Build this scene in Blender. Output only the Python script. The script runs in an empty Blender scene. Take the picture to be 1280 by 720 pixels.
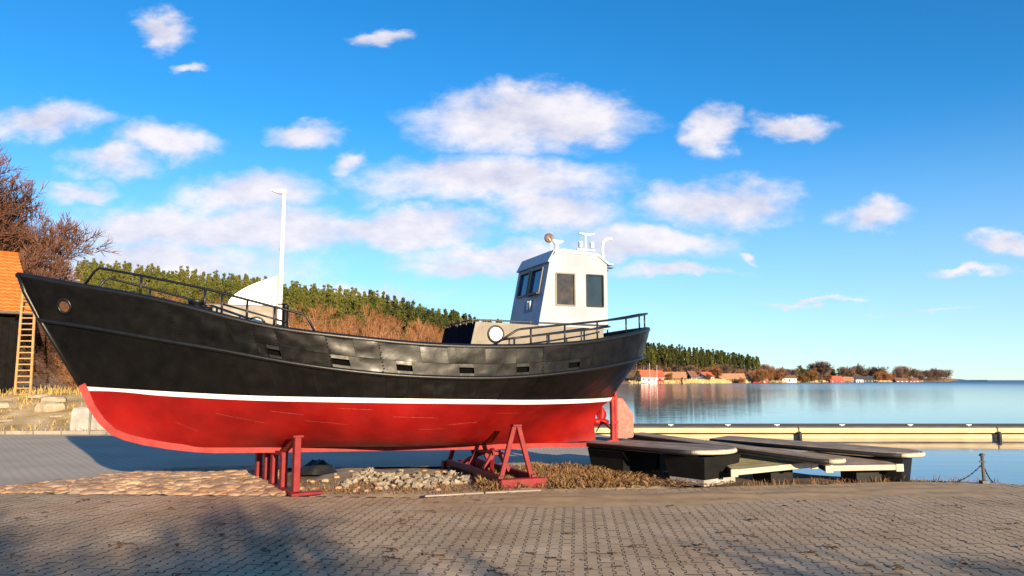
import bpy, bmesh, math, random
from mathutils import Vector, Matrix, noise
R = math.radians
rnd = random.Random(7)
SC = bpy.context.scene
COL = SC.collection

# ------------------------------------------------------------------ camera, sky, sun, exposure
cam = bpy.data.cameras.new('camera'); cam.lens = 26; cam.sensor_width = 36
cam.clip_start = 0.1; cam.clip_end = 20000
co = bpy.data.objects.new('camera', cam); COL.objects.link(co)
co.location = (0, 0, 1.9); co.rotation_euler = (R(90) + math.atan(115 / (1280 * 26 / 36)), 0, 0)
SC.camera = co
SUN_AZ, SUN_EL = R(27.5), R(13)          # sun stands behind the camera, to its right
SUN_STRENGTH, SKY_STRENGTH, EXPOSURE = 5.0, 0.097, 1.0
sun_dir = Vector((math.sin(SUN_AZ) * math.cos(SUN_EL), -math.cos(SUN_AZ) * math.cos(SUN_EL), math.sin(SUN_EL)))
sl = bpy.data.lights.new('sun', 'SUN'); sl.energy = SUN_STRENGTH; sl.angle = R(0.5); sl.color = (1.0, 0.79, 0.52)
so = bpy.data.objects.new('sun', sl); COL.objects.link(so)
so.rotation_euler = sun_dir.to_track_quat('Z', 'Y').to_euler(); so.location = (20, -40, 30)
SC.view_settings.view_transform = 'Standard'; SC.view_settings.look = 'None'
SC.view_settings.gamma = 1; SC.view_settings.use_curve_mapping = False
SC.view_settings.exposure = EXPOSURE

W = bpy.data.worlds.new('World'); SC.world = W; W.use_nodes = True
nt = W.node_tree; nt.nodes.clear(); N, K = nt.nodes, nt.links
def nd(t, **kw):
    n = N.new(t)
    for k, v in kw.items(): setattr(n, k, v)
    return n
def mth(op, a, b=None, clamp=False):
    n = N.new('ShaderNodeMath'); n.operation = op; n.use_clamp = clamp
    for i, v in enumerate((a, b)):
        if v is None: continue
        if isinstance(v, (int, float)): n.inputs[i].default_value = v
        else: K.new(v, n.inputs[i])
    return n.outputs[0]
def vmth(op, a, b=None):
    n = N.new('ShaderNodeVectorMath'); n.operation = op
    for i, v in enumerate((a, b)):
        if v is None: continue
        if isinstance(v, tuple): n.inputs[i].default_value = v
        else: K.new(v, n.inputs[i])
    return n.outputs[1] if op in ('LENGTH', 'DOT_PRODUCT') else n.outputs[0]
def mrange(v, a, b, c=0., d=1., kind='SMOOTHSTEP'):
    n = N.new('ShaderNodeMapRange'); n.interpolation_type = kind; n.clamp = True
    K.new(v, n.inputs[0])
    for i, x in zip((1, 2, 3, 4), (a, b, c, d)): n.inputs[i].default_value = x
    return n.outputs[0]
def cnoise(vec, scale, detail=5., rough=.55):
    n = N.new('ShaderNodeTexNoise'); K.new(vec, n.inputs['Vector'])
    n.inputs['Scale'].default_value = scale; n.inputs['Detail'].default_value = detail; n.inputs['Roughness'].default_value = rough
    return n
sky = nd('ShaderNodeTexSky', sky_type='NISHITA', sun_disc=False)
sky.sun_elevation = SUN_EL; sky.sun_rotation = math.pi - SUN_AZ
sky.air_density = 0.8; sky.dust_density = 0.0; sky.ozone_density = 2.2
hs = nd('ShaderNodeHueSaturation'); hs.inputs['Saturation'].default_value = 1.21
wb = nd('ShaderNodeMix', data_type='RGBA', blend_type='MULTIPLY'); wb.inputs[0].default_value = 1.; wb.inputs[7].default_value = (.86, 1.08, 1.2, 1)
K.new(sky.outputs[0], wb.inputs[6]); K.new(wb.outputs[2], hs.inputs['Color'])
tc = nd('ShaderNodeTexCoord'); DIR = tc.outputs['Generated']
sx = nd('ShaderNodeSeparateXYZ'); K.new(DIR, sx.inputs[0])
yy = mth('MAXIMUM', sx.outputs[1], 0.08)
u = mth('DIVIDE', sx.outputs[0], yy); w = mth('DIVIDE', sx.outputs[2], yy)
cx = nd('ShaderNodeCombineXYZ'); K.new(u, cx.inputs[0]); K.new(w, cx.inputs[1]); UV = cx.outputs[0]
ST = nd('ShaderNodeVectorMath', operation='MULTIPLY'); K.new(UV, ST.inputs[0]); ST.inputs[1].default_value = (1, 1.7, 1)
n1 = cnoise(ST.outputs[0], 5.5, 3.); n2 = cnoise(ST.outputs[0], 26., 6., .6)
d1 = vmth('MULTIPLY', vmth('SUBTRACT', n1.outputs['Color'], (.5, .5, .5)), (.12, .07, 0))
d2 = vmth('MULTIPLY', vmth('SUBTRACT', n2.outputs['Color'], (.5, .5, .5)), (.045, .035, 0))
UVd = vmth('ADD', UV, vmth('ADD', d1, d2))
# drifting cumulus: direction (x/y, z/y), half sizes, weight
CL = [(-.498, .494, .05, .032, .9), (-.461, .44, .04, .012, .65), (-.199, .487, .055, .018, .85), (-.66, .36, .12, .04, .85),
      (-.49, .335, .09, .036, .9), (-.56, .30, .11, .035, .7), (-.28, .345, .07, .026, .85), (-.215, .30, .04, .03, .7), (.02, .362, .17, .045, 1.1),
      (-.03, .28, .18, .042, 1.1), (.06, .235, .095, .045, 1.0), (-.34, .205, .17, .042, 1.1), (-.36, .262, .12, .04, 1.0),
      (-.15, .205, .15, .034, 1.0), (.29, .35, .042, .042, .95), (.375, .352, .06, .026, .95), (.28, .246, .10, .038, 1.1),
      (.50, .222, .068, .026, .9), (.675, .185, .07, .022, .9), (.18, .19, .16, .032, .95), (.335, .175, .022, .014, .7),
      (-.6, .262, .08, .024, .75), (-.45, .16, .24, .045, .75), (.22, .148, .14, .016, .75), (.62, .14, .1, .012, .7), (.4, .105, .14, .008, .6), (.55, .09, .2, .006, .5), (-.05, .15, .2, .025, .7),
      (-.25, .10, .25, .04, .7), (-.5, .21, .2, .05, .85), (-.5, .15, .3, .06, .9), (-.02, .17, .2, .03, .8)]
tot = None
for (a, b, c, d, k) in CL:
    q = vmth('MULTIPLY', vmth('SUBTRACT', UVd, (a, b, 0)), (1 / c, 1 / d, 0))
    m = mth('SUBTRACT', k, vmth('LENGTH', q))
    tot = m if tot is None else mth('MAXIMUM', tot, m)
fb = cnoise(ST.outputs[0], 9., 8., .62)
fo = cnoise(vmth('ADD', ST.outputs[0], (.02, .045, 0)), 9., 8., .62)
body = mth('ADD', tot, mth('MULTIPLY', mth('SUBTRACT', fb.outputs['Fac'], .5), 1.25))
inframe = mrange(body, -.12, .62)
# the same kind of clouds go on over the rest of the sky
zz = mth('ADD', mth('MAXIMUM', sx.outputs[2], 0.), .18)
c2 = nd('ShaderNodeCombineXYZ'); K.new(mth('DIVIDE', sx.outputs[0], zz), c2.inputs[0]); K.new(mth('DIVIDE', sx.outputs[1], zz), c2.inputs[1])
g1 = cnoise(c2.outputs[0], 1.3, 7., .55)
other = mrange(g1.outputs['Fac'], .55, .72)
side = mth('MAXIMUM', mrange(mth('ABSOLUTE', u), .74, .95), mrange(w, .55, .7))
side = mth('MAXIMUM', side, mrange(sx.outputs[1], .3, .2))
up = mrange(sx.outputs[2], .0, .06)
dens = mth('MULTIPLY', mth('ADD', mth('MULTIPLY', inframe, mth('SUBTRACT', 1., side)), mth('MULTIPLY', other, side)), up)
relief = mth('ADD', .62, mth('MULTIPLY', mth('SUBTRACT', fb.outputs['Fac'], fo.outputs['Fac']), 2.4), clamp=True)
cc = nd('ShaderNodeMix', data_type='RGBA'); K.new(relief, cc.inputs[0])
cc.inputs[6].default_value = (3.3, 3.35, 4.1, 1); cc.inputs[7].default_value = (5.3, 5.0, 5.15, 1)
veil = mth('MULTIPLY', mrange(sx.outputs[2], .34, .0), .55)
hz = nd('ShaderNodeMix', data_type='RGBA'); K.new(veil, hz.inputs[0]); K.new(hs.outputs[0], hz.inputs[6]); hz.inputs[7].default_value = (3.3, 4.0, 4.75, 1)
mx = nd('ShaderNodeMix', data_type='RGBA'); K.new(mth('MULTIPLY', dens, .92), mx.inputs[0])
K.new(hz.outputs[2], mx.inputs[6]); K.new(cc.outputs[2], mx.inputs[7])
bg = nd('ShaderNodeBackground'); bg.inputs['Strength'].default_value = SKY_STRENGTH; K.new(mx.outputs[2], bg.inputs['Color'])
wo = nd('ShaderNodeOutputWorld'); K.new(bg.outputs[0], wo.inputs['Surface'])

# ------------------------------------------------------------------ materials
MATS = {}
def mat(name, col, rough=.8, var=.25, scale=6., bump=0., bscale=None, metal=0., spec=.5, col2=None, dist=.02, detail=4., rvar=0., coord='Object', trans=0.):
    if name in MATS: return MATS[name]
    m = bpy.data.materials.new(name); m.use_nodes = True
    t = m.node_tree; b = t.nodes['Principled BSDF']
    b.inputs['Roughness'].default_value = rough; b.inputs['Metallic'].default_value = metal
    b.inputs['Specular IOR Level'].default_value = spec
    tcn = t.nodes.new('ShaderNodeTexCoord')
    if coord == 'World':
        src = t.nodes.new('ShaderNodeNewGeometry').outputs['Position']
    else: src = tcn.outputs[coord]
    no = t.nodes.new('ShaderNodeTexNoise'); no.inputs['Scale'].default_value = scale; no.inputs['Detail'].default_value = detail
    t.links.new(src, no.inputs['Vector'])
    cr = t.nodes.new('ShaderNodeValToRGB'); t.links.new(no.outputs['Fac'], cr.inputs[0])
    c2 = col2 if col2 else tuple(min(1, c * (1 + var)) for c in col)
    c1 = col if col2 else tuple(c * (1 - var) for c in col)
    cr.color_ramp.elements[0].position = .32; cr.color_ramp.elements[1].position = .68
    cr.color_ramp.elements[0].color = (*c1, 1); cr.color_ramp.elements[1].color = (*c2, 1)
    oi = t.nodes.new('ShaderNodeObjectInfo')
    mr = t.nodes.new('ShaderNodeMapRange'); mr.inputs[3].default_value = 1 - var * .5; mr.inputs[4].default_value = 1 + var * .5
    t.links.new(oi.outputs['Random'], mr.inputs[0])
    mu = t.nodes.new('ShaderNodeVectorMath'); mu.operation = 'SCALE'
    t.links.new(cr.outputs[0], mu.inputs[0]); t.links.new(mr.outputs[0], mu.inputs['Scale'])
    t.links.new(mu.outputs[0], b.inputs['Base Color'])
    if rvar:
        n3 = t.nodes.new('ShaderNodeTexNoise'); n3.inputs['Scale'].default_value = scale * 2.3; n3.inputs['Detail'].default_value = 3
        t.links.new(src, n3.inputs['Vector'])
        m3 = t.nodes.new('ShaderNodeMapRange'); m3.inputs[1].default_value = .3; m3.inputs[2].default_value = .7
        m3.inputs[3].default_value = rough - rvar; m3.inputs[4].default_value = rough + rvar
        t.links.new(n3.outputs['Fac'], m3.inputs[0]); t.links.new(m3.outputs[0], b.inputs['Roughness'])
    if bump:
        n2 = t.nodes.new('ShaderNodeTexNoise'); n2.inputs['Scale'].default_value = bscale or scale * 4; n2.inputs['Detail'].default_value = 4
        t.links.new(src, n2.inputs['Vector'])
        bp = t.nodes.new('ShaderNodeBump'); bp.inputs['Strength'].default_value = bump; bp.inputs['Distance'].default_value = dist
        t.links.new(n2.outputs['Fac'], bp.inputs['Height']); t.links.new(bp.outputs[0], b.inputs['Normal'])
    MATS[name] = m
    return m

black = mat('black_hull_paint', (.0030, .0028, .0028), .40, .35, 2.5, .25, 5., spec=.30, rvar=.09, dist=.02, col2=(.0065, .0056, .005))
blackrail = mat('black_rail_paint', (.006, .006, .0065), .4, .3, 8, .1)
red = mat('red_bottom_paint', (.21, .0035, .0035), .48, .2, 1.6, .2, 7., rvar=.1, spec=.35, detail=9, col2=(.34, .008, .006))
redbar = mat('faded_red_paint', (.26, .014, .013), .6, .15, 5, .2, 25, spec=.3, col2=(.34, .03, .026))
redrud = mat('pink_primer_rudder', (.46, .11, .085), .7, .1, 14, .2, 40, col2=(.56, .18, .14))
redsteel = mat('red_stand_steel', (.17, .010, .013), .55, .2, 6, .2, 30, spec=.3, col2=(.24, .018, .02))
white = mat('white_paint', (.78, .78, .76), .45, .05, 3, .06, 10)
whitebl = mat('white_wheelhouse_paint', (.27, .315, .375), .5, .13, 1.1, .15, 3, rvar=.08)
grey = mat('beige_grey_paint', (.15, .125, .098), .5, .12, 2, .25, 4, rvar=.1, col2=(.21, .178, .14))
frontshade = mat('casing_front_shade', (.010, .007, .013), .95, .2, 4, spec=.05)  # shade on the casing's front face, painted into its colour
glassm = mat('dark_window_glass', (.02, .028, .03), .06, .3, 3, spec=.8)
blueglass = mat('blue_window_glass', (.03, .06, .14), .08, .2, 3, spec=.8)
browng = mat('brown_reflection_glass', (.025, .018, .010), .06, .4, 7, spec=.8, col2=(.065, .045, .024))  # warm brown tree reflection painted into the pane colour
interior = mat('wheelhouse_interior', (.13, .09, .05), .7, .5, 12)
rubber = mat('black_rubber', (.012, .012, .012), .7, .2, 10)
deckm = mat('deck_paint', (.08, .06, .05), .8, .2, 3)
steel = mat('galvanised_steel', (.42, .41, .40), .45, .15, 10, metal=.6)
paverm = mat('concrete_paver', (.37, .26, .16), .93, .2, .9, .12, 60., coord='World', col2=(.50, .375, .25), detail=7, dist=.004, spec=.25)
jointm = mat('joint_dirt_and_shade', (.022, .016, .012), .95, .4, 9, .4, 60, coord='World')  # joint soil; on paver sides and chamfers it stands in for shade
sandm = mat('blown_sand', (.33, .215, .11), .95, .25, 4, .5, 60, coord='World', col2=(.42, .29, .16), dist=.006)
cobblem = mat('fieldstone', (.28, .155, .085), .9, .45, 3., .5, 26., coord='World', col2=(.45, .31, .20), dist=.01)
roadm = mat('road_paving', (.42, .36, .28), .92, .2, .6, .0, 25, coord='World', col2=(.54, .475, .39), detail=8, dist=.004)
soil = mat('soil', (.085, .055, .033), .95, .4, 3, .8, 18, coord='World', col2=(.19, .12, .065), dist=.03)
sandysoil = mat('sandy_soil', (.20, .14, .085), .95, .3, 2.2, .8, 18, coord='World', col2=(.34, .26, .17), dist=.03)
bankm = mat('grassy_bank', (.24, .155, .05), .95, .4, .9, .8, 9, coord='World', col2=(.48, .37, .22), dist=.06, detail=8)
kerbm = mat('kerb_stone', (.30, .255, .20), .9, .2, 3, .4, 30, coord='World')
concrete = mat('pale_concrete', (.34, .32, .29), .9, .2, 3, .5, 20)
granite = mat('pale_granite', (.27, .225, .17), .85, .25, 20, .4, 40)
drygrass = mat('dry_grass', (.15, .075, .028), .9, .4, 5, col2=(.29, .17, .07), coord='World')
leafm = mat('dead_leaf', (.055, .032, .02), .85, .4, 5, coord='World', col2=(.13, .075, .04))
timber = mat('ladder_wood', (.42, .22, .08), .7, .15, 6, .2, 30, col2=(.54, .31, .13))
darkwood = mat('tarred_boards', (.005, .0045, .004), .9, .4, 3, .4, 20, spec=.15)
tilem = mat('orange_roof_tile', (.60, .13, .012), .65, .12, 3, .1, 30, col2=(.72, .19, .025))
deckwood = mat('weathered_deck_board', (.15, .115, .09), .85, .5, 3, .4, 30, col2=(.27, .215, .175))
mossdeck = mat('mossy_deck_board', (.20, .165, .075), .85, .25, 2.5, .4, 30, col2=(.32, .28, .15))
paleedge = mat('pale_deck_edge', (.50, .44, .33), .7, .12, 4, .2, 30)
floatm = mat('black_float_plastic', (.008, .008, .008), .6, .3, 4, .2, 10, spec=.25)
pierm = mat('sunlit_pier_concrete', (.46, .37, .21), .85, .12, 1.2, .3, 14, col2=(.58, .48, .30))
pierdark = mat('pier_cap', (.10, .075, .06), .85, .3, 1.5)
bark = mat('grey_brown_bark', (.10, .07, .05), .9, .25, 6, col2=(.17, .12, .085))
twigs = mat('reddish_twigs', (.085, .036, .022), .9, .3, .6, coord='World', col2=(.17, .075, .042))
twig2 = mat('tawny_twigs', (.20, .082, .028), .9, .3, .5, coord='World', col2=(.31, .14, .055))
twigg = mat('purple_brown_twigs', (.12, .075, .06), .9, .3, .02, coord='World', col2=(.18, .11, .075))
birchm = mat('birch_bark', (.62, .50, .40), .8, .2, 3)
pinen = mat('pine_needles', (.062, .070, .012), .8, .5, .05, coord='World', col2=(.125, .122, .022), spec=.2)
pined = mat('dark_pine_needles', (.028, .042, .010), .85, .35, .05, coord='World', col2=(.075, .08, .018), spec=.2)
pinet = mat('pine_trunk', (.22, .11, .06), .9, .3, 1)
hillm = mat('hill_forest_floor', (.16, .08, .03), .95, .4, .05, coord='World', col2=(.25, .13, .05))
reedm = mat('reeds', (.52, .38, .15), .9, .2, .2, coord='World', col2=(.62, .47, .22))

# ------------------------------------------------------------------ mesh helpers
class MB:
    def __init__(s): s.v = []; s.f = []; s.m = []
    def add(s, vs, fs, mi=0):
        o = len(s.v); s.v += [tuple(p) for p in vs]; s.f += [tuple(i + o for i in f) for f in fs]; s.m += [mi] * len(fs)
    def box(s, c, size, rz=0., mi=0, axes=None):
        hx, hy, hz = size[0] / 2, size[1] / 2, size[2] / 2
        A = axes or (Vector((math.cos(rz), math.sin(rz), 0)), Vector((-math.sin(rz), math.cos(rz), 0)), Vector((0, 0, 1)))
        c = Vector(c); vs = []
        for z in (-hz, hz):
            for (x, y) in ((-hx, -hy), (hx, -hy), (hx, hy), (-hx, hy)): vs.append(c + A[0] * x + A[1] * y + A[2] * z)
        s.add(vs, [(0, 3, 2, 1), (4, 5, 6, 7), (0, 1, 5, 4), (1, 2, 6, 5), (2, 3, 7, 6), (3, 0, 4, 7)], mi)
    def bar(s, a, b, wdt, h, mi=0, up=(0, 0, 1)):
        a, b = Vector(a), Vector(b); x = (b - a); L = x.length; x.normalize()
        y = Vector(up).cross(x)
        if y.length < 1e-4: y = Vector((1, 0, 0)).cross(x)
        y.normalize(); z = x.cross(y)
        s.box((a + b) / 2, (L, wdt, h), axes=(x, y, z), mi=mi)
    def tube(s, pts, r, n=8, mi=0, caps=True, closed=False):
        pts = [Vector(p) for p in pts]; rs = r if isinstance(r, (list, tuple)) else [r] * len(pts)
        o = len(s.v); P = len(pts); prev = None
        for i, p in enumerate(pts):
            if closed: t = pts[(i + 1) % P] - pts[i - 1]
            else: t = pts[min(i + 1, P - 1)] - pts[max(i - 1, 0)]
            if t.length < 1e-9: t = Vector((0, 0, 1))
            t.normalize()
            ref = prev if prev is not None else (Vector((0, 0, 1)) if abs(t.z) < .9 else Vector((1, 0, 0)))
            x = ref - t * ref.dot(t)
            if x.length < 1e-6: x = Vector((0, 1, 0)).cross(t)
            x.normalize(); prev = x; y = t.cross(x)
            for k in range(n):
                a = 2 * math.pi * k / n; s.v.append(tuple(p + (x * math.cos(a) + y * math.sin(a)) * rs[i]))
        for i in range(P if closed else P - 1):
            j = (i + 1) % P
            for k in range(n):
                s.f.append((o + i * n + k, o + i * n + (k + 1) % n, o + j * n + (k + 1) % n, o + j * n + k)); s.m.append(mi)
        if caps and not closed:
            s.f.append(tuple(o + k for k in range(n))[::-1]); s.m.append(mi)
            s.f.append(tuple(o + (P - 1) * n + k for k in range(n))); s.m.append(mi)
    def prism(s, poly, d, mi=0):            # poly: closed list of 3D points, extruded by vector d
        d = Vector(d); n = len(poly); A = [Vector(p) for p in poly]
        s.add(A + [p + d for p in A], [tuple(range(n))[::-1], tuple(range(n, 2 * n))] + [(i, (i + 1) % n, n + (i + 1) % n, n + i) for i in range(n)], mi)
    def lathe(s, c, prof, n=16, axis=(0, 0, 1), mi=0):   # prof: (radius, height) along axis
        ax = Vector(axis).normalized(); x = ax.orthogonal().normalized(); y = ax.cross(x); c = Vector(c); o = len(s.v)
        for (r, h) in prof:
            for k in range(n):
                a = 2 * math.pi * k / n; s.v.append(tuple(c + ax * h + (x * math.cos(a) + y * math.sin(a)) * r))
        for i in range(len(prof) - 1):
            for k in range(n):
                s.f.append((o + i * n + k, o + i * n + (k + 1) % n, o + (i + 1) * n + (k + 1) % n, o + (i + 1) * n + k)); s.m.append(mi)
    def grid(s, rows, mi=0, flip=False):
        o = len(s.v); nr, nc = len(rows), len(rows[0])
        for r_ in rows: s.v += [tuple(p) for p in r_]
        for i in range(nr - 1):
            for j in range(nc - 1):
                q = (o + i * nc + j, o + i * nc + j + 1, o + (i + 1) * nc + j + 1, o + (i + 1) * nc + j)
                s.f.append(q[::-1] if flip else q); s.m.append(mi)
    def mesh(s, name, mats, smooth=False, bevel=0.):
        me = bpy.data.meshes.new(name); me.from_pydata(s.v, [], s.f)
        for m in (mats if isinstance(mats, (list, tuple)) else [mats]): me.materials.append(m)
        if any(s.m): me.polygons.foreach_set('material_index', s.m)
        if smooth: me.polygons.foreach_set('use_smooth', [True] * len(me.polygons))
        me.update(); return me
    def build(s, name, mats, parent=None, smooth=False, bevel=0., loc=None, sharp=None):
        me = s.mesh(name, mats, smooth)
        if bevel or sharp:
            bm = bmesh.new(); bm.from_mesh(me)
            bmesh.ops.remove_doubles(bm, verts=bm.verts, dist=1e-5)
            bmesh.ops.recalc_face_normals(bm, faces=bm.faces)
            if bevel:
                ed = [e for e in bm.edges if len(e.link_faces) == 2 and e.calc_face_angle(0) > .6]
                bmesh.ops.bevel(bm, geom=ed, offset=bevel, segments=1, affect='EDGES', clamp_overlap=True)
            bm.to_mesh(me); bm.free()
        o = bpy.data.objects.new(name, me); COL.objects.link(o)
        if parent: o.parent = parent
        if loc: o.location = loc
        return o
def tag(o, label=None, cat=None, group=None, kind=None):
    if label: o['label'] = label
    if cat: o['category'] = cat
    if group: o['group'] = group
    if kind: o['kind'] = kind
    return o
def thing(name, label, cat, loc=(0, 0, 0), rz=0., group=None):
    o = bpy.data.objects.new(name, None); COL.objects.link(o); o.location = loc; o.rotation_euler = (0, 0, rz)
    o.empty_display_size = .3
    return tag(o, label, cat, group)
def inst(name, me, parent=None, loc=(0, 0, 0), rz=0., sc=1.):
    o = bpy.data.objects.new(name, me); COL.objects.link(o); o.location = loc; o.rotation_euler = (0, 0, rz)
    o.scale = (sc, sc, sc) if not isinstance(sc, (tuple, list)) else sc
    if parent: o.parent = parent
    return o
def lerp(a, b, t): return a + (b - a) * t
def interp(tab, x):
    if x <= tab[0][0]: return tab[0][1]
    for (a, va), (b, vb) in zip(tab, tab[1:]):
        if x <= b: return va + (vb - va) * (x - a) / (b - a)
    return tab[-1][1]
def smooth_tab(tab, n=240, rad=.45):                    # resampled and softened table
    x0, x1 = tab[0][0], tab[-1][0]; out = []
    for i in range(n + 1):
        x = x0 + (x1 - x0) * i / n; h = min(rad, x - x0, x1 - x)
        out.append((x, sum(interp(tab, x + h * k / 6) for k in range(-6, 7)) / 13))
    return out
def sstep(a, b, x):
    t = max(0., min(1., (x - a) / (b - a))); return t * t * (3 - 2 * t)
def nz(x, y, z=0.): return noise.noise((x, y, z))

# ------------------------------------------------------------------ setting: water, ground, road, bank, hills
wm = bpy.data.materials.new('sea_water'); wm.use_nodes = True
t = wm.node_tree; b = t.nodes['Principled BSDF']
b.inputs['Base Color'].default_value = (.010, .05, .13, 1); b.inputs['Roughness'].default_value = .06; b.inputs['IOR'].default_value = 1.33
g = t.nodes.new('ShaderNodeNewGeometry')
mp = t.nodes.new('ShaderNodeMapping'); mp.inputs['Scale'].default_value = (.35, 1., 1); t.links.new(g.outputs['Position'], mp.inputs[0])
na = t.nodes.new('ShaderNodeTexNoise'); na.inputs['Scale'].default_value = 1.1; na.inputs['Detail'].default_value = 3; t.links.new(mp.outputs[0], na.inputs['Vector'])
nb = t.nodes.new('ShaderNodeTexNoise'); nb.inputs['Scale'].default_value = .012; nb.inputs['Detail'].default_value = 3; t.links.new(mp.outputs[0], nb.inputs['Vector'])
sp = t.nodes.new('ShaderNodeSeparateXYZ'); t.links.new(g.outputs['Position'], sp.inputs[0])
mr = t.nodes.new('ShaderNodeMapRange'); mr.inputs[1].default_value = .42; mr.inputs[2].default_value = .62; mr.inputs[3].default_value = .30; mr.inputs[4].default_value = 1.0; t.links.new(nb.outputs['Fac'], mr.inputs[0])
# the bay is sheltered near the quay and ruffled farther out to the right
mr2 = t.nodes.new('ShaderNodeMapRange'); mr2.inputs[1].default_value = 40; mr2.inputs[2].default_value = 260; mr2.inputs[3].default_value = .25; mr2.inputs[4].default_value = 1.; t.links.new(sp.outputs[0], mr2.inputs[0])
mm = t.nodes.new('ShaderNodeMath'); mm.operation = 'MULTIPLY'; t.links.new(mr.outputs[0], mm.inputs[0]); t.links.new(mr2.outputs[0], mm.inputs[1])
mr3 = t.nodes.new('ShaderNodeMapRange'); mr3.inputs[1].default_value = 30; mr3.inputs[2].default_value = 420; mr3.inputs[3].default_value = .06; mr3.inputs[4].default_value = .34; t.links.new(sp.outputs[0], mr3.inputs[0]); t.links.new(mr3.outputs[0], b.inputs['Roughness'])
bp = t.nodes.new('ShaderNodeBump'); bp.inputs['Distance'].default_value = .07; t.links.new(na.outputs['Fac'], bp.inputs['Height']); t.links.new(mm.outputs[0], bp.inputs['Strength']); t.links.new(bp.outputs[0], b.inputs['Normal'])
mb = MB(); mb.add([(-4000, -400, -.6), (9000, -400, -.6), (9000, 14000, -.6), (-4000, 14000, -.6)], [(0, 1, 2, 3)])
tag(mb.build('sea', wm), 'calm blue bay behind the pier', kind='structure')

SHORE = [(40, -80), (34, -10), (26, 3), (17, 9), (12, 12.3), (9.9, 14.1), (8.7, 14.9), (7.4, 15.2), (6.3, 15.9), (5.6, 17), (5.0, 20), (4.2, 24), (2.5, 30), (0, 37), (-6, 46), (-18, 60), (-70, 62), (-70, -80)]
mb = MB(); P = [(x, y, -.075) for x, y in SHORE]; n = len(P)
mb.add(P + [(x, y, -1.6) for x, y, z in P], [tuple(range(n))] + [(i, n + i, n + (i + 1) % n, (i + 1) % n) for i in range(n)])
tag(mb.build('ground', soil), kind='structure')

EDGE = [(-30, 13.6), (-9.2, 12.95), (-3.7, 12.62), (-1.6, 12.42), (.2, 13.1), (2.7, 13.42), (5.2, 13.95), (7.4, 14.3), (8.9, 14.2), (9.6, 13.7), (11.5, 11.8), (16, 8.5), (25, 2)]
def edge_y(x): return interp(EDGE, x)
mb = MB(); poly = [(x, y) for x, y in EDGE] + [(33, -10), (33, -40), (-45, -40), (-45, 13.9)]
mb.add([(x, y, -.007) for x, y in poly], [tuple(range(len(poly)))[::-1]])
paving = tag(mb.build('paving', jointm), kind='structure')

# interlocking concrete pavers, each with chamfered edges
PW, PN, PL, CP, RP = .170, .107, .1985, .140, .200
def paver_mesh(chamfer, seed):
    q = random.Random(seed)
    h, wv, nv = PL / 2, PW / 2, PN / 2
    out = [(-wv, -h), (wv, -h), (wv, -h * .60), (nv, -h * .42), (nv, h * .50), (wv, h * .86), (wv, h), (-wv, h), (-wv, h * .86), (-nv, h * .50), (-nv, -h * .42), (-wv, -h * .60)]
    m = MB(); n = 12; zt = q.uniform(-.001, .001)
    c = .003
    top = [(x - math.copysign(c, x), y - math.copysign(c, y) * (1 if abs(y) > h * .9 else .3), zt) for x, y in out]
    low = [(x, y, zt - .002) for x, y in out]; bot = [(x, y, -.06) for x, y in out]
    if chamfer:
        m.add(top + low + bot, [tuple(range(n))] + [(k * n + i, (k + 1) * n + i, (k + 1) * n + (i + 1) % n, k * n + (i + 1) % n) for k in (0, 1) for i in range(n)]); m.m = [0] + [1] * (2 * n)
    else:
        m.add([(x * .985, y * .985, zt) for x, y in out] + [(x, y, zt - .006) for x, y in out], [tuple(range(n))] + [(i, n + i, n + (i + 1) % n, (i + 1) % n) for i in range(n)]); m.m = [0] + [1] * n
    return m
ang = R(-5); ca, sa = math.cos(ang), math.sin(ang)
var = [paver_mesh(True, i) for i in range(5)]; varl = [paver_mesh(False, i) for i in range(5)]
varm = [m_.mesh('paver', [paverm, jointm]) for m_ in var]
spots = []
for i in range(-100, 101):
    for j in range(20, 82):
        lx = i * CP; ly = j * RP + (RP / 2 if i % 2 else 0)
        x = lx * ca - ly * sa; y = lx * sa + ly * ca
        if 5.2 < y < edge_y(x) - .12 and abs(x) < 13.5: spots.append((x, y))
def in_view(x, y): return y > 7.45 and abs(x / (y * .99)) < .69
view = sorted([s_ for s_ in spots if in_view(*s_)], key=lambda s_: s_[0] ** 2 + s_[1] ** 2)
near = set(view[:300])
far = MB()
for (x, y) in spots:
    k = rnd.randrange(5); rz = ang + rnd.gauss(0, .012); dz = rnd.gauss(0, .0015)
    if (x, y) in near:
        o = inst('paver', varm[k], paving, (x, y, dz), rz)
        o.rotation_euler = (rnd.gauss(0, .005), rnd.gauss(0, .005), rz)
    else:
        m_ = var[k] if y < 11 else varl[k]; c_, s_ = math.cos(rz), math.sin(rz); tx, ty = rnd.gauss(0, .005), rnd.gauss(0, .005)
        far.add([(x + a * c_ - b_ * s_, y + a * s_ + b_ * c_, z + dz + a * tx + b_ * ty) for a, b_, z in m_.v], m_.f); far.m[-len(m_.f):] = m_.m
tag(far.build('paver_field', [paverm, jointm], paving), kind='stuff')

# blown sand over the joints along the edge of the paving
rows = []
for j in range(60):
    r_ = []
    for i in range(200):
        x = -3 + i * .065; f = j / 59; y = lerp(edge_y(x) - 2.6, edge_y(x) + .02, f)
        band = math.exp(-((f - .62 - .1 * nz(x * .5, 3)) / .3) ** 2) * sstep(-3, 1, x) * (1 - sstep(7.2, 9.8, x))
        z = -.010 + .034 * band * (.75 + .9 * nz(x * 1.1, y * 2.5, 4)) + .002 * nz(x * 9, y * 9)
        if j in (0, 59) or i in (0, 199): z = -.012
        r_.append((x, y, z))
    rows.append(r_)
mb = MB(); mb.grid(rows); tag(mb.build('sand', sandm, smooth=True), 'blown sand along the paving edge', kind='stuff')

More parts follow.
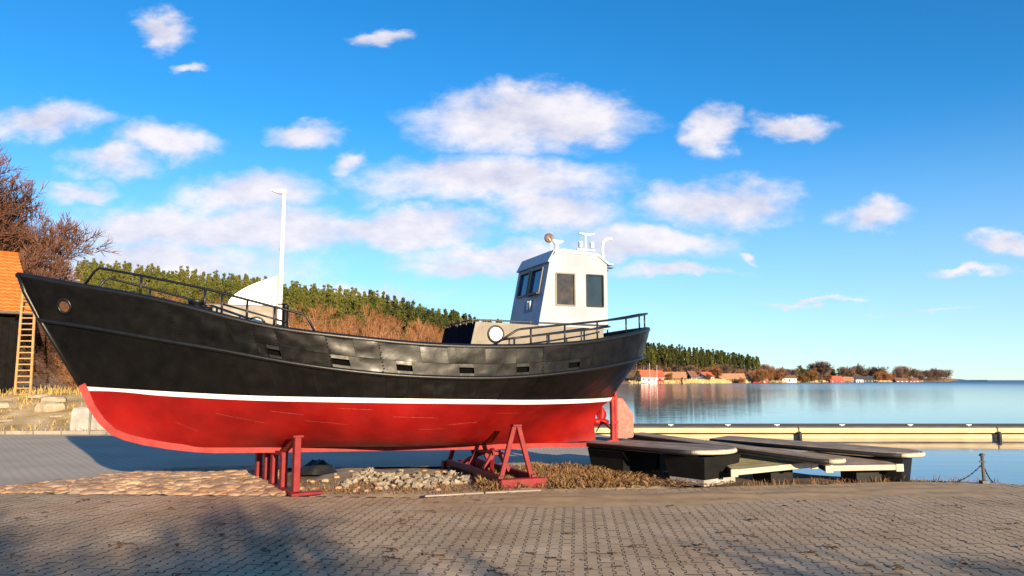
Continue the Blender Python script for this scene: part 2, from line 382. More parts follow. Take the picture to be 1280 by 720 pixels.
# fallen leaf litter
mb = MB()
for _ in range(190):
    if rnd.random() < .55: cxx, cyy = rnd.uniform(-8, 9), rnd.uniform(7.3, 12.2)
    else: cxx, cyy = rnd.gauss(-1, 3), rnd.uniform(7.3, 9.5)
    if cyy > edge_y(cxx) - .1: continue
    for k in range(rnd.choice((1, 1, 1, 2, 4))):
        x, y = cxx + rnd.gauss(0, .05), cyy + rnd.gauss(0, .05); a = rnd.uniform(0, 6.28); L = rnd.uniform(.025, .055); wd = L * rnd.uniform(.35, .6)
        d, e = Vector((math.cos(a), math.sin(a), 0)), Vector((-math.sin(a), math.cos(a), 0)); z0 = Vector((x, y, .008))
        up_ = Vector((0, 0, rnd.uniform(.004, .03)))
        mb.add([z0 - d * L, z0 + e * wd + up_, z0 + d * L + up_ * .5, z0 - e * wd + up_], [(0, 3, 2), (0, 2, 1)])
tag(mb.build('leaf_litter', leafm), 'dead leaves scattered over the pavers', kind='stuff')

# kerb between paving and soil on the right
kerb = tag(bpy.data.objects.new('kerb', None), kind='structure'); COL.objects.link(kerb)
for (xa, xb) in [(-1.45 + .98 * k, -1.45 + .98 * k + .96) for k in range(10)]:
    if xb > .7: break
    A, B = Vector((xa, edge_y(xa) + .06, -.035)), Vector((xb, edge_y(xb) + .06, -.035))
    mb = MB(); mb.bar(A, B, .12, .10); mb.build('kerb_stone', kerbm, kerb, bevel=.012)

# road sheet behind the boat, sunlit at the left
road_poly = [(-60, 14.2), (-9.2, 13.3), (-7.6, 15.9), (-5.2, 16.6), (2, 17.2), (4.6, 18.2), (4.4, 22.5), (3.2, 26.4), (-16, 26.9), (-60, 27.5)]
mb = MB(); mb.add([(x, y, -.018) for x, y in road_poly], [tuple(range(len(road_poly)))])
rdm = roadm
tt = rdm.node_tree; bk = tt.nodes.new('ShaderNodeTexBrick'); bk.inputs['Scale'].default_value = 1.
for k_, v_ in (('Brick Width', .22), ('Row Height', .14), ('Mortar Size', .012)): bk.inputs[k_].default_value = v_
gg = tt.nodes.new('ShaderNodeNewGeometry'); tt.links.new(gg.outputs['Position'], bk.inputs['Vector'])
pb = tt.nodes['Principled BSDF']; old = pb.inputs['Base Color'].links[0].from_socket
mj = tt.nodes.new('ShaderNodeMix'); mj.data_type = 'RGBA'; mj.inputs[7].default_value = (.26, .22, .17, 1)
tt.links.new(bk.outputs['Fac'], mj.inputs[0]); tt.links.new(old, mj.inputs[6]); tt.links.new(mj.outputs[2], pb.inputs['Base Color'])
tag(mb.build('road', roadm), kind='structure')

# cobbled strip of fieldstones in front of the bow
cob = [(-9.4, 12.98), (-3.75, 12.66), (-4.35, 13.9), (-4.9, 15.9), (-5.2, 16.5), (-7.3, 15.9), (-9.0, 13.7)]
def inside(poly, x, y):
    c = False
    for (x1, y1), (x2, y2) in zip(poly, poly[1:] + poly[:1]):
        if (y1 > y) != (y2 > y) and x < (x2 - x1) * (y - y1) / (y2 - y1) + x1: c = not c
    return c
def cob_z(x, y): return .05 * sstep(-9.4, -6.5, x) * sstep(12.7, 13.8, y)
gx = []
for j in range(26):
    gx.append([])
    for i in range(44):
        x = -9.8 + i * .145; y = 12.72 + j * .16; ok = inside(cob, x, y)
        gx[-1].append((x, y, cob_z(x, y) - .012 if ok else -.10))
mb = MB(); mb.grid(gx); cobble = tag(mb.build('cobbled_strip', sandysoil, smooth=True), kind='structure')
def stone_mesh(seed, n=9):
    q = random.Random(seed); m = MB(); rr = [q.uniform(.8, 1.12) for _ in range(n)]
    rings = [(1., -.35), (1.0, .0), (.86, .22), (.5, .36)]
    vs = [(rr[k] * a * math.cos(6.283 * k / n), rr[k] * a * math.sin(6.283 * k / n), h + q.uniform(-.04, .04)) for a, h in rings for k in range(n)]
    vs.append((0, 0, .38))
    fs = [(i * n + k, i * n + (k + 1) % n, (i + 1) * n + (k + 1) % n, (i + 1) * n + k) for i in range(3) for k in range(n)] + [(3 * n + k, 3 * n + (k + 1) % n, 4 * n) for k in range(n)]
    m.add(vs, fs); return m
stv = [stone_mesh(i) for i in range(7)]; stm = [m_.mesh('cobblestone', cobblem, True) for m_ in stv]
pts = []
for _ in range(9000):
    x, y = rnd.uniform(-9.4, -3.8), rnd.uniform(12.7, 16.4)
    if inside(cob, x, y) and all((x - a) ** 2 + (y - b_) ** 2 > (.055 + .5 * r_) ** 2 for a, b_, r_ in pts): pts.append((x, y, rnd.choice((.06, .08, .1, .15, .2))))
pts.sort(key=lambda p_: p_[1]); rest = MB()
for k, (x, y, r_) in enumerate(pts):
    v_ = rnd.randrange(7); sc = r_ * .62 + .05; rz = rnd.uniform(0, 6.28); z = cob_z(x, y) + rnd.uniform(-.02, .012)
    if k < 300: inst('cobblestone', stm[v_], cobble, (x, y, z), rz, (sc * rnd.uniform(.95, 1.35), sc * rnd.uniform(.75, 1.), sc * rnd.uniform(.4, .75))).rotation_euler = (rnd.gauss(0, .12), rnd.gauss(0, .12), rz)
    else: rest.add([(x + sc * (a * math.cos(rz) - b_ * math.sin(rz)), y + sc * (a * math.sin(rz) + b_ * math.cos(rz)), z + c_ * sc * .55) for a, b_, c_ in stv[v_].v], stv[v_].f)
if rest.v: tag(rest.build('cobblestone_field', cobblem, cobble, smooth=True), kind='stuff')

# rough sandy patch under the keel
gx = []
for j in range(30):
    gx.append([])
    for i in range(70):
        x = -4.2 + i * .11; y = 12.5 + j * .155
        e = min(sstep(-4.2, -3.7, x), 1 - sstep(2.6, 3.4, x), sstep(12.5, 13.0, y), 1 - sstep(16.3, 17.0, y))
        lim = edge_y(x) + .1
        z = -.10 + e * (.10 + .05 * nz(x * 1.3, y * 1.3) + .04 * nz(x * 4, y * 4, 2))
        if y < lim: z = -.10
        gx[-1].append((x, y, z))
mb = MB(); mb.grid(gx); tag(mb.build('rough_soil', sandysoil, smooth=True), kind='structure')

# grassy bank rising at the left
def bank_z(x, y):
    e = sstep(26.9, 35, y) * (1 - sstep(-13.5, -9, x))
    return 1.3 * e + e * (.12 * nz(x * .5, y * .5) + .07 * nz(x * 1.6, y * 1.6, 5)) - .10 * (1 - sstep(26.5, 27.2, y)) - .10 * sstep(-11, -8, x)
gx = [[(-46 + i * .45, 26.6 + j * .4, bank_z(-46 + i * .45, 26.6 + j * .4)) for i in range(86)] for j in range(60)]
mb = MB(); mb.grid(gx); tag(mb.build('grass_bank', bankm, smooth=True), kind='structure')
kb = tag(bpy.data.objects.new('road_kerb', None), kind='structure'); COL.objects.link(kb)
for k in range(24):
    xa = -27 + k * 1.0
    mb = MB(); mb.bar((xa, 26.78, .04), (xa + .97, 26.74, .04), .14, .14); mb.build('kerb_stone', kerbm, kb, bevel=.015)

# far land: polar sheet from the shore up the wooded hill
F = 1280 * 26 / 36
def px_dir(px): return (px - 640) / F
R0 = [(-700, 58), (560, 58), (660, 120), (730, 400), (780, 520), (900, 590), (1000, 740), (1100, 900), (1182, 1080), (1230, 2600)]
HILL = [(-700, 60), (0, 50), (120, 43), (250, 38), (400, 31), (480, 28), (540, 20.5), (600, 22), (660, 27), (700, 26), (800, 22), (870, 20), (945, 13), (1000, 5), (1100, 4), (1230, 3)]
RA = [(-700, 150), (560, 170), (660, 300), (760, 545), (900, 610), (1230, 1150)]
RB = [(-700, 330), (560, 320), (660, 480), (760, 700), (900, 800), (1230, 1350)]
def far_z(px, r_):
    r0, ra, rb = interp(R0, px), interp(RA, px), interp(RB, px)
    sh = -1.6 + 2.4 * sstep(r0 - 4, r0 + 12, r_)
    return sh + interp(HILL, px) * max(0, min(1, (r_ - ra) / (rb - ra))) + .8 * sstep(r0, ra + 30, r_)
rows = []
for i in range(150):
    px = -700 + i * (1230 + 700) / 149; a = px_dir(px); r0 = interp(R0, px) - 6; rb = interp(RB, px) + 140; row = []
    for j in range(40):
        r_ = r0 + (rb - r0) * (j / 39) ** 1.5
        row.append((a * r_, r_, far_z(px, r_)))
    rows.append(row)
mb = MB(); mb.grid(rows, flip=True); tag(mb.build('hillside', hillm, smooth=True), kind='structure')

# ------------------------------------------------------------------ the fishing boat
boat = thing('fishing_boat', 'old black and red fishing boat with white wheelhouse propped on red stands', 'boat', (-4.15, 13.5, 0), R(22))
STEM = [(.66, -1.3), (.70, -1.52), (.75, -1.82), (.83, -2.18), (.93, -2.48), (1.03, -2.66), (1.24, -2.86), (1.44, -3.02), (1.8, -3.20), (2.89, -3.85), (3.32, -4.09), (3.60, -4.20)]
STERN = [(.62, 6.36), (.95, 6.33), (1.19, 6.37), (1.38, 6.56), (1.46, 6.70), (1.53, 6.80), (1.81, 7.08), (2.16, 7.31), (2.40, 7.43), (2.99, 7.58)]
ZS = smooth_tab([(-4.21, 3.585), (-3.72, 3.48), (-3.35, 3.40), (-2.32, 3.21), (-1.84, 3.10), (-1.10, 2.90), (-.64, 2.78), (-.21, 2.70), (.54, 2.615), (2, 2.49), (3.09, 2.465), (4.1, 2.49), (4.89, 2.545), (5.61, 2.62), (6.45, 2.77), (7.14, 2.91), (7.6, 2.99)])
ZR = smooth_tab([(-3.86, 2.88), (-3.15, 2.77), (-1.97, 2.54), (-1.07, 2.38), (-.31, 2.225), (.56, 2.085), (1.56, 1.98), (2.52, 1.935), (3.47, 1.93), (4.1, 1.96), (4.44, 1.99), (5.33, 2.08), (6.16, 2.20), (7.44, 2.41)])
ZW = smooth_tab([(-3.22, 1.80), (-1.49, 1.69), (-.51, 1.64), (1.23, 1.60), (3.55, 1.55), (4.29, 1.53), (6.15, 1.52), (6.8, 1.53)])
ZK = [(-2.2, .85), (-1.4, .74), (0, .705), (2.65, .65), (6.4, .60)]
def halfb(s, x0, x1, mid, bm_, pb_, ps_, pe_):
    if s <= x0 or s >= x1: return 0.
    f = 1 - ((mid - s) / (mid - x0)) ** pb_ if s < mid else (1 - ((s - mid) / (x1 - mid)) ** ps_) ** pe_
    return bm_ * f
LV = {'sheer': (-4.20, 7.58, ZS, lambda s: halfb(s, -4.20, 7.58, 2.2, 1.75, 2.4, 3.2, .5)),
      'rub': (-3.85, 7.43, ZR, lambda s: halfb(s, -3.85, 7.43, 2.4, 1.75, 2.2, 2.8, .55)),
      'wl': (-3.20, 6.80, ZW, lambda s: halfb(s, -3.20, 6.80, 2.4, 1.62, 1.9, 2.2, .95))}
def lv(name, tau):
    s0, s1, zt, bf = LV[name]; s = s0 + (s1 - s0) * tau
    return s, max(bf(s), .02), interp(zt, s)
def band(lo, hi, lam, tau, off=0.):
    a, b_ = lv(lo, tau), lv(hi, tau)
    return tuple(lerp(p, q, lam) for p, q in zip(a, b_))
def bpt(lo, hi, lam, tau, side=-1, off=0.):
    e = .004; s, y, z = band(lo, hi, lam, tau)
    p = Vector((s, side * y, z))
    if off:
        a = band(lo, hi, lam, min(1, tau + e)); c = band(lo, hi, lam, max(0, tau - e)); l1 = band(lo, hi, 1, tau); l0 = band(lo, hi, 0, tau)
        tv = Vector((a[0] - c[0], side * (a[1] - c[1]), a[2] - c[2])); uv_ = Vector((l1[0] - l0[0], side * (l1[1] - l0[1]), l1[2] - l0[2]))
        nrm = tv.cross(uv_) if side < 0 else uv_.cross(tv)
        nrm.normalize(); p += nrm * off
    return p
TAU = [i / 96 for i in range(97)]; TAU = [.45 * t_ + .55 * (.5 - .5 * math.cos(math.pi * t_)) for t_ in TAU]
STRIPE = .078
# red bottom
def bottom_pt(q, tau, side):
    s_w0, s_w1 = LV['wl'][0] + .03, LV['wl'][1] - .07
    zb, zs_ = lerp(.86, 1.8 - STRIPE, q), lerp(.64, 1.53 - STRIPE, q)
    s = lerp(interp(STEM, zb) + .05, interp(STERN, zs_) - .005, tau)
    sw = lerp(s_w0, s_w1, tau); bw = max(LV['wl'][3](sw + .0), .02); zw = interp(ZW, sw) - STRIPE
    zk = interp(ZK, s); z = lerp(zk, zw, q) if 0 < tau < 1 else (zb if tau == 0 else zs_)
    k0, k1 = sstep(0, .12, tau), sstep(.88, 1, tau)
    z = lerp(zb, z, k0); z = lerp(z, zs_, k1)
    e = interp([(0, .85), (.25, .62), (.5, .33), (.68, .48), (.82, .95), (.92, 1.35), (1, 1.6)], tau)
    return Vector((s, side * max(.045 + (bw - .045) * q ** e, .03), z))
mb = MB(); Q = [0, .03, .07, .13, .2, .3, .4, .5, .6, .7, .8, .9, 1]
for side in (-1, 1): mb.grid([[bottom_pt(q, t_, side) for t_ in TAU] for q in Q], flip=side > 0)
bottom = mb.build('hull_bottom', red, boat, smooth=True)
scr = mat('scraped_paint', (.42, .07, .055), .7, .2, 8)
for (t0_, t1_, q0_, q1_) in ((.20, .28, .72, .55), (.29, .345, .80, .74), (.345, .42, .62, .55), (.50, .585, .72, .70), (.61, .67, .55, .60), (.70, .76, .80, .80), (.40, .46, .88, .86), (.12, .15, .5, .35), (.55, .6, .45, .46)):
    mb = MB(); rows = []
    for k in range(25):
        t_ = lerp(t0_, t1_, k / 24); q_ = lerp(q0_, q1_, k / 24) + .006 * nz(k * .5, t0_ * 40); wq = .005 * (.4 + abs(nz(k * .9, q0_ * 30)))
        rows.append([bottom_pt(q_ - wq, t_, -1) + Vector((0, -.003, 0)), bottom_pt(q_ + wq, t_, -1) + Vector((0, -.003, 0))])
    mb.grid(rows); mb.build('scrape', scr, bottom)
mb = MB()
for side in (-1, 1):
    rows = []
    for k in range(3):
        lam = k / 2; row = []
        for t_ in TAU:
            p0 = bottom_pt(1, t_, side); s, y, z = lv('wl', t_); p1 = Vector((s, side * y, z)); p = p0.lerp(p1, lam); p.y += side * .006; row.append(p)
        rows.append(row)
    mb.grid(rows, flip=side > 0)
mb.build('waterline_stripe', white, boat, smooth=True)
mb = MB()
for side in (-1, 1): mb.grid([[bpt('wl', 'rub', k / 6, t_, side) for t_ in TAU] for k in range(7)], flip=side > 0)
topsides = mb.build('topsides', black, boat, smooth=True)
mb = MB()
for side in (-1, 1):
    mb.grid([[bpt('rub', 'sheer', k / 4, t_, side, -.06) for t_ in TAU] for k in range(5)], flip=side > 0)
    mb.grid([[bpt('rub', 'sheer', k / 4, t_, side, -.10) for t_ in TAU] for k in range(5)], flip=side < 0)
bulwark = mb.build('bulwark', mat('bulwark_black_port_shade', (.003, .003, .003), .95, .2, 4, spec=.05), boat, smooth=True)  # matte black, also painted shade inside the freeing ports
mb = MB(); mb.grid([[Vector((lv('rub', t_)[0], f * max(lv('rub', t_)[1] - .06, 0), lv('rub', t_)[2] + .06 + .05 * (1 - f * f))) for t_ in TAU] for f in (-1, -.6, 0, .6, 1)])
mb.build('deck', deckm, boat, smooth=True)

def sheer_tau(s): return (s + 4.20) / (7.58 + 4.20)
def plate(lo, hi, s0, s1, l0, l1, side, parent, seed, amp=.008, off=.012, depth=.03):
    nu, nv = max(6, int((s1 - s0) / .07)), max(5, int((l1 - l0) * 9)); t0, t1 = sheer_tau(s0), sheer_tau(s1); m = MB(); rows = []
    for j in range(nv + 1):
        row = []
        for i in range(nu + 1):
            fu, fv = i / nu, j / nv; tau = min(1, max(0, lerp(t0, t1, fu))); lam = lerp(l0, l1, fv)
            edge = min(1, 6 * min(fu, 1 - fu)) * min(1, 5 * min(fv, 1 - fv))
            d = amp * edge * (1.1 * nz(fu * (s1 - s0) * 2.6 + seed * 3.1, fv * 2.2 * (l1 - l0), seed) + .6 * nz(fu * (s1 - s0) * 7 + seed, fv * 6 * (l1 - l0), seed + .5))
            row.append(bpt(lo, hi, lam, tau, side, off + d + .006 * (fu - .5) * math.sin(seed * 7.3) + .010 * (fv - .5) * math.sin(seed * 4.1)))
        rows.append(row)
    m.grid(rows, flip=side > 0)
    def rim(par): m.grid(par, flip=side > 0)
    back = lambda fu, fv: bpt(lo, hi, lerp(l0, l1, fv), min(1, max(0, lerp(t0, t1, fu))), side, off - depth)
    rim([[back(i / nu, 0) for i in range(nu + 1)], rows[0]]); rim([rows[-1], [back(i / nu, 1) for i in range(nu + 1)]])
    rim([[back(0, j / nv), rows[j][0]] for j in range(nv + 1)]); rim([[rows[j][-1], back(1, j / nv)] for j in range(nv + 1)])
    return m.build('plate', black, parent, smooth=False)
def smooth_plate(o):
    o.data.polygons.foreach_set('use_smooth', [True] * len(o.data.polygons)); o.data.set_sharp_from_angle(angle=R(40)); return o
G_ = .004
ports = [(-.52, -.32), (.50, .80), (1.60, 1.88), (2.74, 3.02), (3.86, 4.12), (4.99, 5.25)]
seams = [-4.15, -1.91, -1.06, -.67, -.30, .49, .93, 1.35, 2.06, 2.55, 3.25, 3.85, 4.4, 5.0, 5.55, 6.3, 7.0, 7.5]
for side in (-1, 1):
    sd = 0
    for a, b_ in zip(seams, seams[1:]):
        sd += 1
        if a < -.7 or a >= 5.5: smooth_plate(plate('rub', 'sheer', a + G_ / 2, b_ - G_ / 2, .03, .985, side, bulwark, sd + side * .3, amp=.006 if a < -2 else (.022 if a < 0 else .010)))
        else:
            smooth_plate(plate('rub', 'sheer', a + G_ / 2, b_ - G_ / 2, .46, .985, side, bulwark, sd + side * .3, amp=.017 if a < 3.5 else .012, off=.016))
    # lower strake, open at the freeing ports
    cur = -.67; cuts = []
    for (a, b_) in ports: cuts.append((cur, a)); cur = b_
    cuts.append((cur, 5.55))
    for a, b_ in cuts:
        pcs = max(1, round((b_ - a) / .7))
        for k in range(pcs):
            sd += 1; smooth_plate(plate('rub', 'sheer', lerp(a, b_, k / pcs) + G_ / 2, lerp(a, b_, (k + 1) / pcs) - G_ / 2, .03, .45, side, bulwark, sd + side * .3, amp=.011, off=.010))
    for (a, b_) in ports:
        smooth_plate(plate('rub', 'sheer', a + G_ / 2, b_ - G_ / 2, .03, .15, side, bulwark, sd + 60, amp=.002, off=.010))
        smooth_plate(plate('rub', 'sheer', a + G_ / 2, b_ - G_ / 2, .34, .45, side, bulwark, sd + 40, amp=.002, off=.010))
    ts = [-3.0, -1.15, -.55, -.2, .1, .5, .95, 1.4, 1.8, 2.05, 2.3, 2.72, 3.2, 3.75, 4.4, 5.1, 5.9, 6.9]
    for a, b_ in zip(ts, ts[1:]):
        sd += 1; smooth_plate(plate('wl', 'rub', a + G_ / 2, b_ - G_ / 2, .02, .97, side, topsides, sd + side * .3, amp=.005 if a < -1.2 else .016, off=.010, depth=.03))
# welded studs along some seams, white where the paint has chipped
m = MB()
for s_ in (-1.93, -.66, -.29, .5, 1.36, 4.41, 5.56):
    for k in range(9):
        p = bpt('rub', 'sheer', .08 + .1 * k + rnd.uniform(-.02, .02), sheer_tau(s_ + rnd.uniform(-.02, .02)), -1, .018); m.lathe(p - Vector((0, .006, 0)), [(.014, 0), (.010, .008), (0.001, .012)], 6, (0, -1, 0))
m.build('weld_bead', blackrail, bulwark)
m = MB()
for side in (-1, 1): m.tube([bpt('rub', 'sheer', 0, t_, side, .018) for t_ in TAU], .038, 8)
m.build('rub_rail', blackrail, boat, smooth=True)
m = MB(); ring = [bpt('rub', 'sheer', 1, t_, -1, -.02) for t_ in TAU] + [bpt('rub', 'sheer', 1, t_, 1, -.02) for t_ in TAU[::-1]][1:-1]
m.tube([p + Vector((0, 0, .01)) for p in ring], .05, 8, closed=True)
m.build('cap_rail', blackrail, boat, smooth=True)
# keel and stem bar, swept along the centre line
m = MB()
prof = [(s_, z_) for z_, s_ in STEM[::-1]]
low = [(s_, z_) for s_, z_ in [(-4.20, 3.60), (-4.10, 3.32), (-3.87, 2.89), (-3.22, 1.80), (-3.06, 1.44), (-2.90, 1.20), (-2.70, 1.00), (-2.48, .90), (-2.2, .815), (-1.82, .735), (-1.43, .675), (-1.1, .645), (-.15, .62), (2.65, .565), (4.0, .535), (6.2, .515), (6.6, .53), (6.82, .58)]]
hi = []
for i, (a, b_) in enumerate(low):
    p0 = Vector(low[max(0, i - 1)]); p1 = Vector(low[min(len(low) - 1, i + 1)]); d = (p1 - p0).normalized(); nn = Vector((-d.y, d.x))
    hi.append((a + nn.x * .11, b_ + nn.y * .11) if i < 15 else (a, b_ + .08))
for i in range(len(low) - 1):
    if i < 3: continue
    for (a, b_, c, d) in [(low[i], low[i + 1], hi[i + 1], hi[i])]:
        w_ = .06
        P4 = [(q[0], -w_, q[1]) for q in (a, b_, c, d)]; P5 = [(q[0], w_, q[1]) for q in (a, b_, c, d)]
        fs = [(0, 1, 2, 3), (7, 6, 5, 4), (0, 4, 5, 1), (2, 6, 7, 3)]
        if i == 3: fs.append((0, 3, 7, 4))
        if i == len(low) - 2: fs.append((1, 5, 6, 2))
        m.add(P4 + P5, fs)
m.build('keel', redbar, boat)
m = MB(); m.tube([(s_ + .02, 0, z_) for s_, z_ in low[:4]], [.05, .045, .04, .035], 8)
m.build('stem_bar', blackrail, boat, smooth=True)
# hawse hole at the bow
hp = bpt('rub', 'sheer', .45, sheer_tau(-3.62), -1, .0); hn = (bpt('rub', 'sheer', .45, sheer_tau(-3.62), -1, 1.) - hp).normalized()
for side in (-1, 1):
    c = Vector((hp.x, hp.y * -side, hp.z)); nn = Vector((hn.x, hn.y * -side, hn.z)); x_ = nn.orthogonal().normalized(); y_ = nn.cross(x_)
    m = MB(); m.tube([c + nn * .03 + (x_ * math.cos(a) + y_ * math.sin(a)) * .115 for a in [6.283 * k / 20 for k in range(20)]], .022, 6, closed=True)
    h = m.build('hawse_ring', blackrail, boat, smooth=True)
    m = MB(); m.lathe(c + nn * .018, [(.105, 0), (.09, -.004), (.001, -.004)], 20, nn); m.build('hawse_pipe', mat('rusty_pipe', (.10, .045, .02), .8, .4, 20), h)
# stern post, rudder, propeller
m = MB(); m.box((6.79, 0, 1.06), (.075, .10, .98)); m.box((6.70, 0, 1.485), (.20, .08, .10)); m.build('stern_post', redbar, boat, bevel=.012)
m = MB(); m.tube([(6.87, 0, .56), (6.87, 0, 1.66)], .032, 10)
for z_ in (.62, 1.0, 1.5): m.box((6.85, 0, z_), (.12, .09, .05))
rd = m.build('rudder_stock', redbar, boat)
m = MB(); m.prism([(6.90, -.025, .66), (7.27, -.025, .665), (7.30, -.025, .70), (7.30, -.025, 1.15), (7.05, -.025, 1.50), (6.90, -.025, 1.52)], (0, .05, 0)); m.build('rudder', redrud, boat, bevel=.012)
m = MB(); m.lathe((6.32, 0, 1.02), [(.0, 0), (.07, 0), (.075, .12), (.055, .26), (.06, .30), (.035, .37), (.001, .40)], 14, (1, 0, 0))
pr = m.build('propeller', red, boat, smooth=True)
for k in range(3):
    a = R(80 + 120 * k); ex = Vector((0, math.cos(a), math.sin(a))); tn = Vector((0, -math.sin(a), math.cos(a))); m = MB(); rows = []
    for i in range(9):
        r_ = .04 + .30 * i / 8; wd = .10 * math.sin(math.pi * min(1, .18 + .78 * i / 8)) + .012; tw = R(lerp(62, 28, i / 8)); c = Vector((6.54, 0, 1.02)) + ex * r_
        d = tn * math.cos(tw) + Vector((1, 0, 0)) * math.sin(tw); nn = d.cross(ex)
        rows.append([c - d * wd - nn * .004, c - nn * .014, c + d * wd - nn * .004, c + nn * .012, c - d * wd - nn * .004])
    m.grid(rows); m.build('blade', red, pr, smooth=True)

# deck rails
def rail_parts(pts, r_, posts, name='rail'):
    for side in (1, -1):
        m = MB(); m.tube([(x, y * side, z) for x, y, z in pts], r_, 7); o = m.build(name, blackrail, boat, smooth=True)
        for (x, y, z, zb) in posts:
            m = MB(); m.tube([(x, y * side, zb), (x, y * side, z)], r_ * .9, 6); m.build('rail_post', blackrail, o, smooth=True)
def on_sheer(s): return -(LV['sheer'][3](s) - .06), interp(ZS, s)
bowtop = [(-3.17, -.54, 3.41), (-3.03, -.61, 3.64), (-2.96, -.64, 3.69), (-2.32, -.93, 3.565), (-1.36, -1.26, 3.36), (-.65, -1.44, 3.17), (.14, -1.575, 2.97), (.20, -1.585, 2.94), (.37, -1.60, 2.62)]
tabz = [(p[0], p[2]) for p in bowtop]
rail_parts(bowtop, .021, [(s_, on_sheer(s_)[0], interp(tabz, s_), on_sheer(s_)[1]) for s_ in (-2.32, -1.36, -1.1, -.72, -.3)])
rail_parts([(s_, on_sheer(s_)[0] + .004, interp([(-1.12, 3.12), (-.1, 2.83)], s_)) for s_ in (-1.12, -.8, -.45, -.1)], .016, [], 'mid_rail')
afttop = [(3.41, -1.68, 2.5), (3.9, -1.665, 2.80), (3.98, -1.66, 2.82)] + [(s_, on_sheer(s_)[0], interp([(3.98, 2.82), (5.65, 3.02), (6.46, 3.13), (7.5, 3.33)], s_)) for s_ in (4.4, 4.8, 5.2, 5.65, 6.0, 6.3, 6.6, 6.9, 7.15, 7.35, 7.45)]
m = MB(); full = afttop + [(7.51, 0, 3.34)] + [(x, -y, z) for x, y, z in afttop[::-1]]
m.tube(full, .021, 7); ar = m.build('stern_rail', blackrail, boat, smooth=True)
for s_ in (4.18, 4.9, 5.66, 6.45, 7.15):
    for sg in (1, -1):
        m = MB(); y_ = on_sheer(s_)[0] * sg; m.tube([(s_, y_, on_sheer(s_)[1]), (s_, y_, interp([(3.98, 2.82), (5.65, 3.02), (6.46, 3.13), (7.5, 3.33)], s_))], .019, 6); m.build('rail_post', blackrail, ar, smooth=True)
m = MB(); m.tube([(7.51, 0, 3.0), (7.51, 0, 3.34)], .02, 6); m.build('rail_post', blackrail, ar, smooth=True)
rail_parts([(s_, on_sheer(s_)[0] + .01, interp([(3.6, 2.62), (5.65, 2.88), (6.3, 2.99)], s_)) for s_ in (3.6, 4, 4.5, 5, 5.65, 6.0)], .016, [(s_, on_sheer(s_)[0] + .01, interp([(3.6, 2.62), (5.65, 2.88)], s_), on_sheer(s_)[1]) for s_ in (3.75, 4.52, 5.28)], 'mid_rail')

# engine casing with its porthole, under the wheelhouse
m = MB(); Y_ = 1.0
m.add([(3.12, -Y_, 2.0), (6.05, -Y_, 2.0), (6.05, -Y_, 2.92), (3.34, -Y_, 2.985), (3.12, Y_, 2.0), (6.05, Y_, 2.0), (6.05, Y_, 2.92), (3.34, Y_, 2.985)],
      [(0, 1, 2, 3), (7, 6, 5, 4), (3, 2, 6, 7), (1, 5, 6, 2)])
m.add([(3.12, -Y_, 2.0), (3.34, -Y_, 2.985), (3.34, Y_, 2.985), (3.12, Y_, 2.0)], [(0, 1, 2, 3)], 1)
casing = m.build('engine_casing', [grey, frontshade], boat)
def ring_disc(parent, c, nrm, r_, name='porthole', rimm=blackrail, glass=white):
    nrm = Vector(nrm).normalized(); x_ = nrm.orthogonal().normalized(); y_ = nrm.cross(x_); c = Vector(c)
    m = MB(); m.tube([c + nrm * .012 + (x_ * math.cos(a) + y_ * math.sin(a)) * r_ for a in [6.283 * k / 28 for k in range(28)]], .016, 6, closed=True)
    o = m.build(name, rimm, parent, smooth=True)
    m = MB(); m.lathe(c, [(r_ * .86, 0), (r_ * .86, .02), (r_ * .8, .026), (.001, .026)], 24, nrm); m.build('cover', glass, o)
ring_disc(casing, (3.74, -Y_, 2.76), (0, -1, 0), .155); ring_disc(casing, (3.74, Y_, 2.76), (0, 1, 0), .155)
m = MB()
m.tube([(3.36, .9, 3.05), (3.30, -.9, 3.03), (4.55, -.9, 3.02)], .016, 6)
for p in ((3.32, -.5), (3.33, .1), (3.35, .7), (3.31, -.9), (3.9, -.9), (4.5, -.9)): m.tube([(p[0], p[1], 2.95), (p[0], p[1], 3.05)], .012, 6)
m.build('grab_rail', blackrail, casing)
m = MB(); m.lathe((3.4, .15, 2.98), [(.07, 0), (.07, .05), (.05, .08), (.08, .10), (.001, .12)], 12); m.build('deck_fitting', blackrail, casing, smooth=True)
m = MB(); m.lathe((3.38, .55, 2.98), [(.05, 0), (.05, .06), (.06, .08), (.001, .1)], 12); m.build('deck_fitting', blackrail, casing, smooth=True)

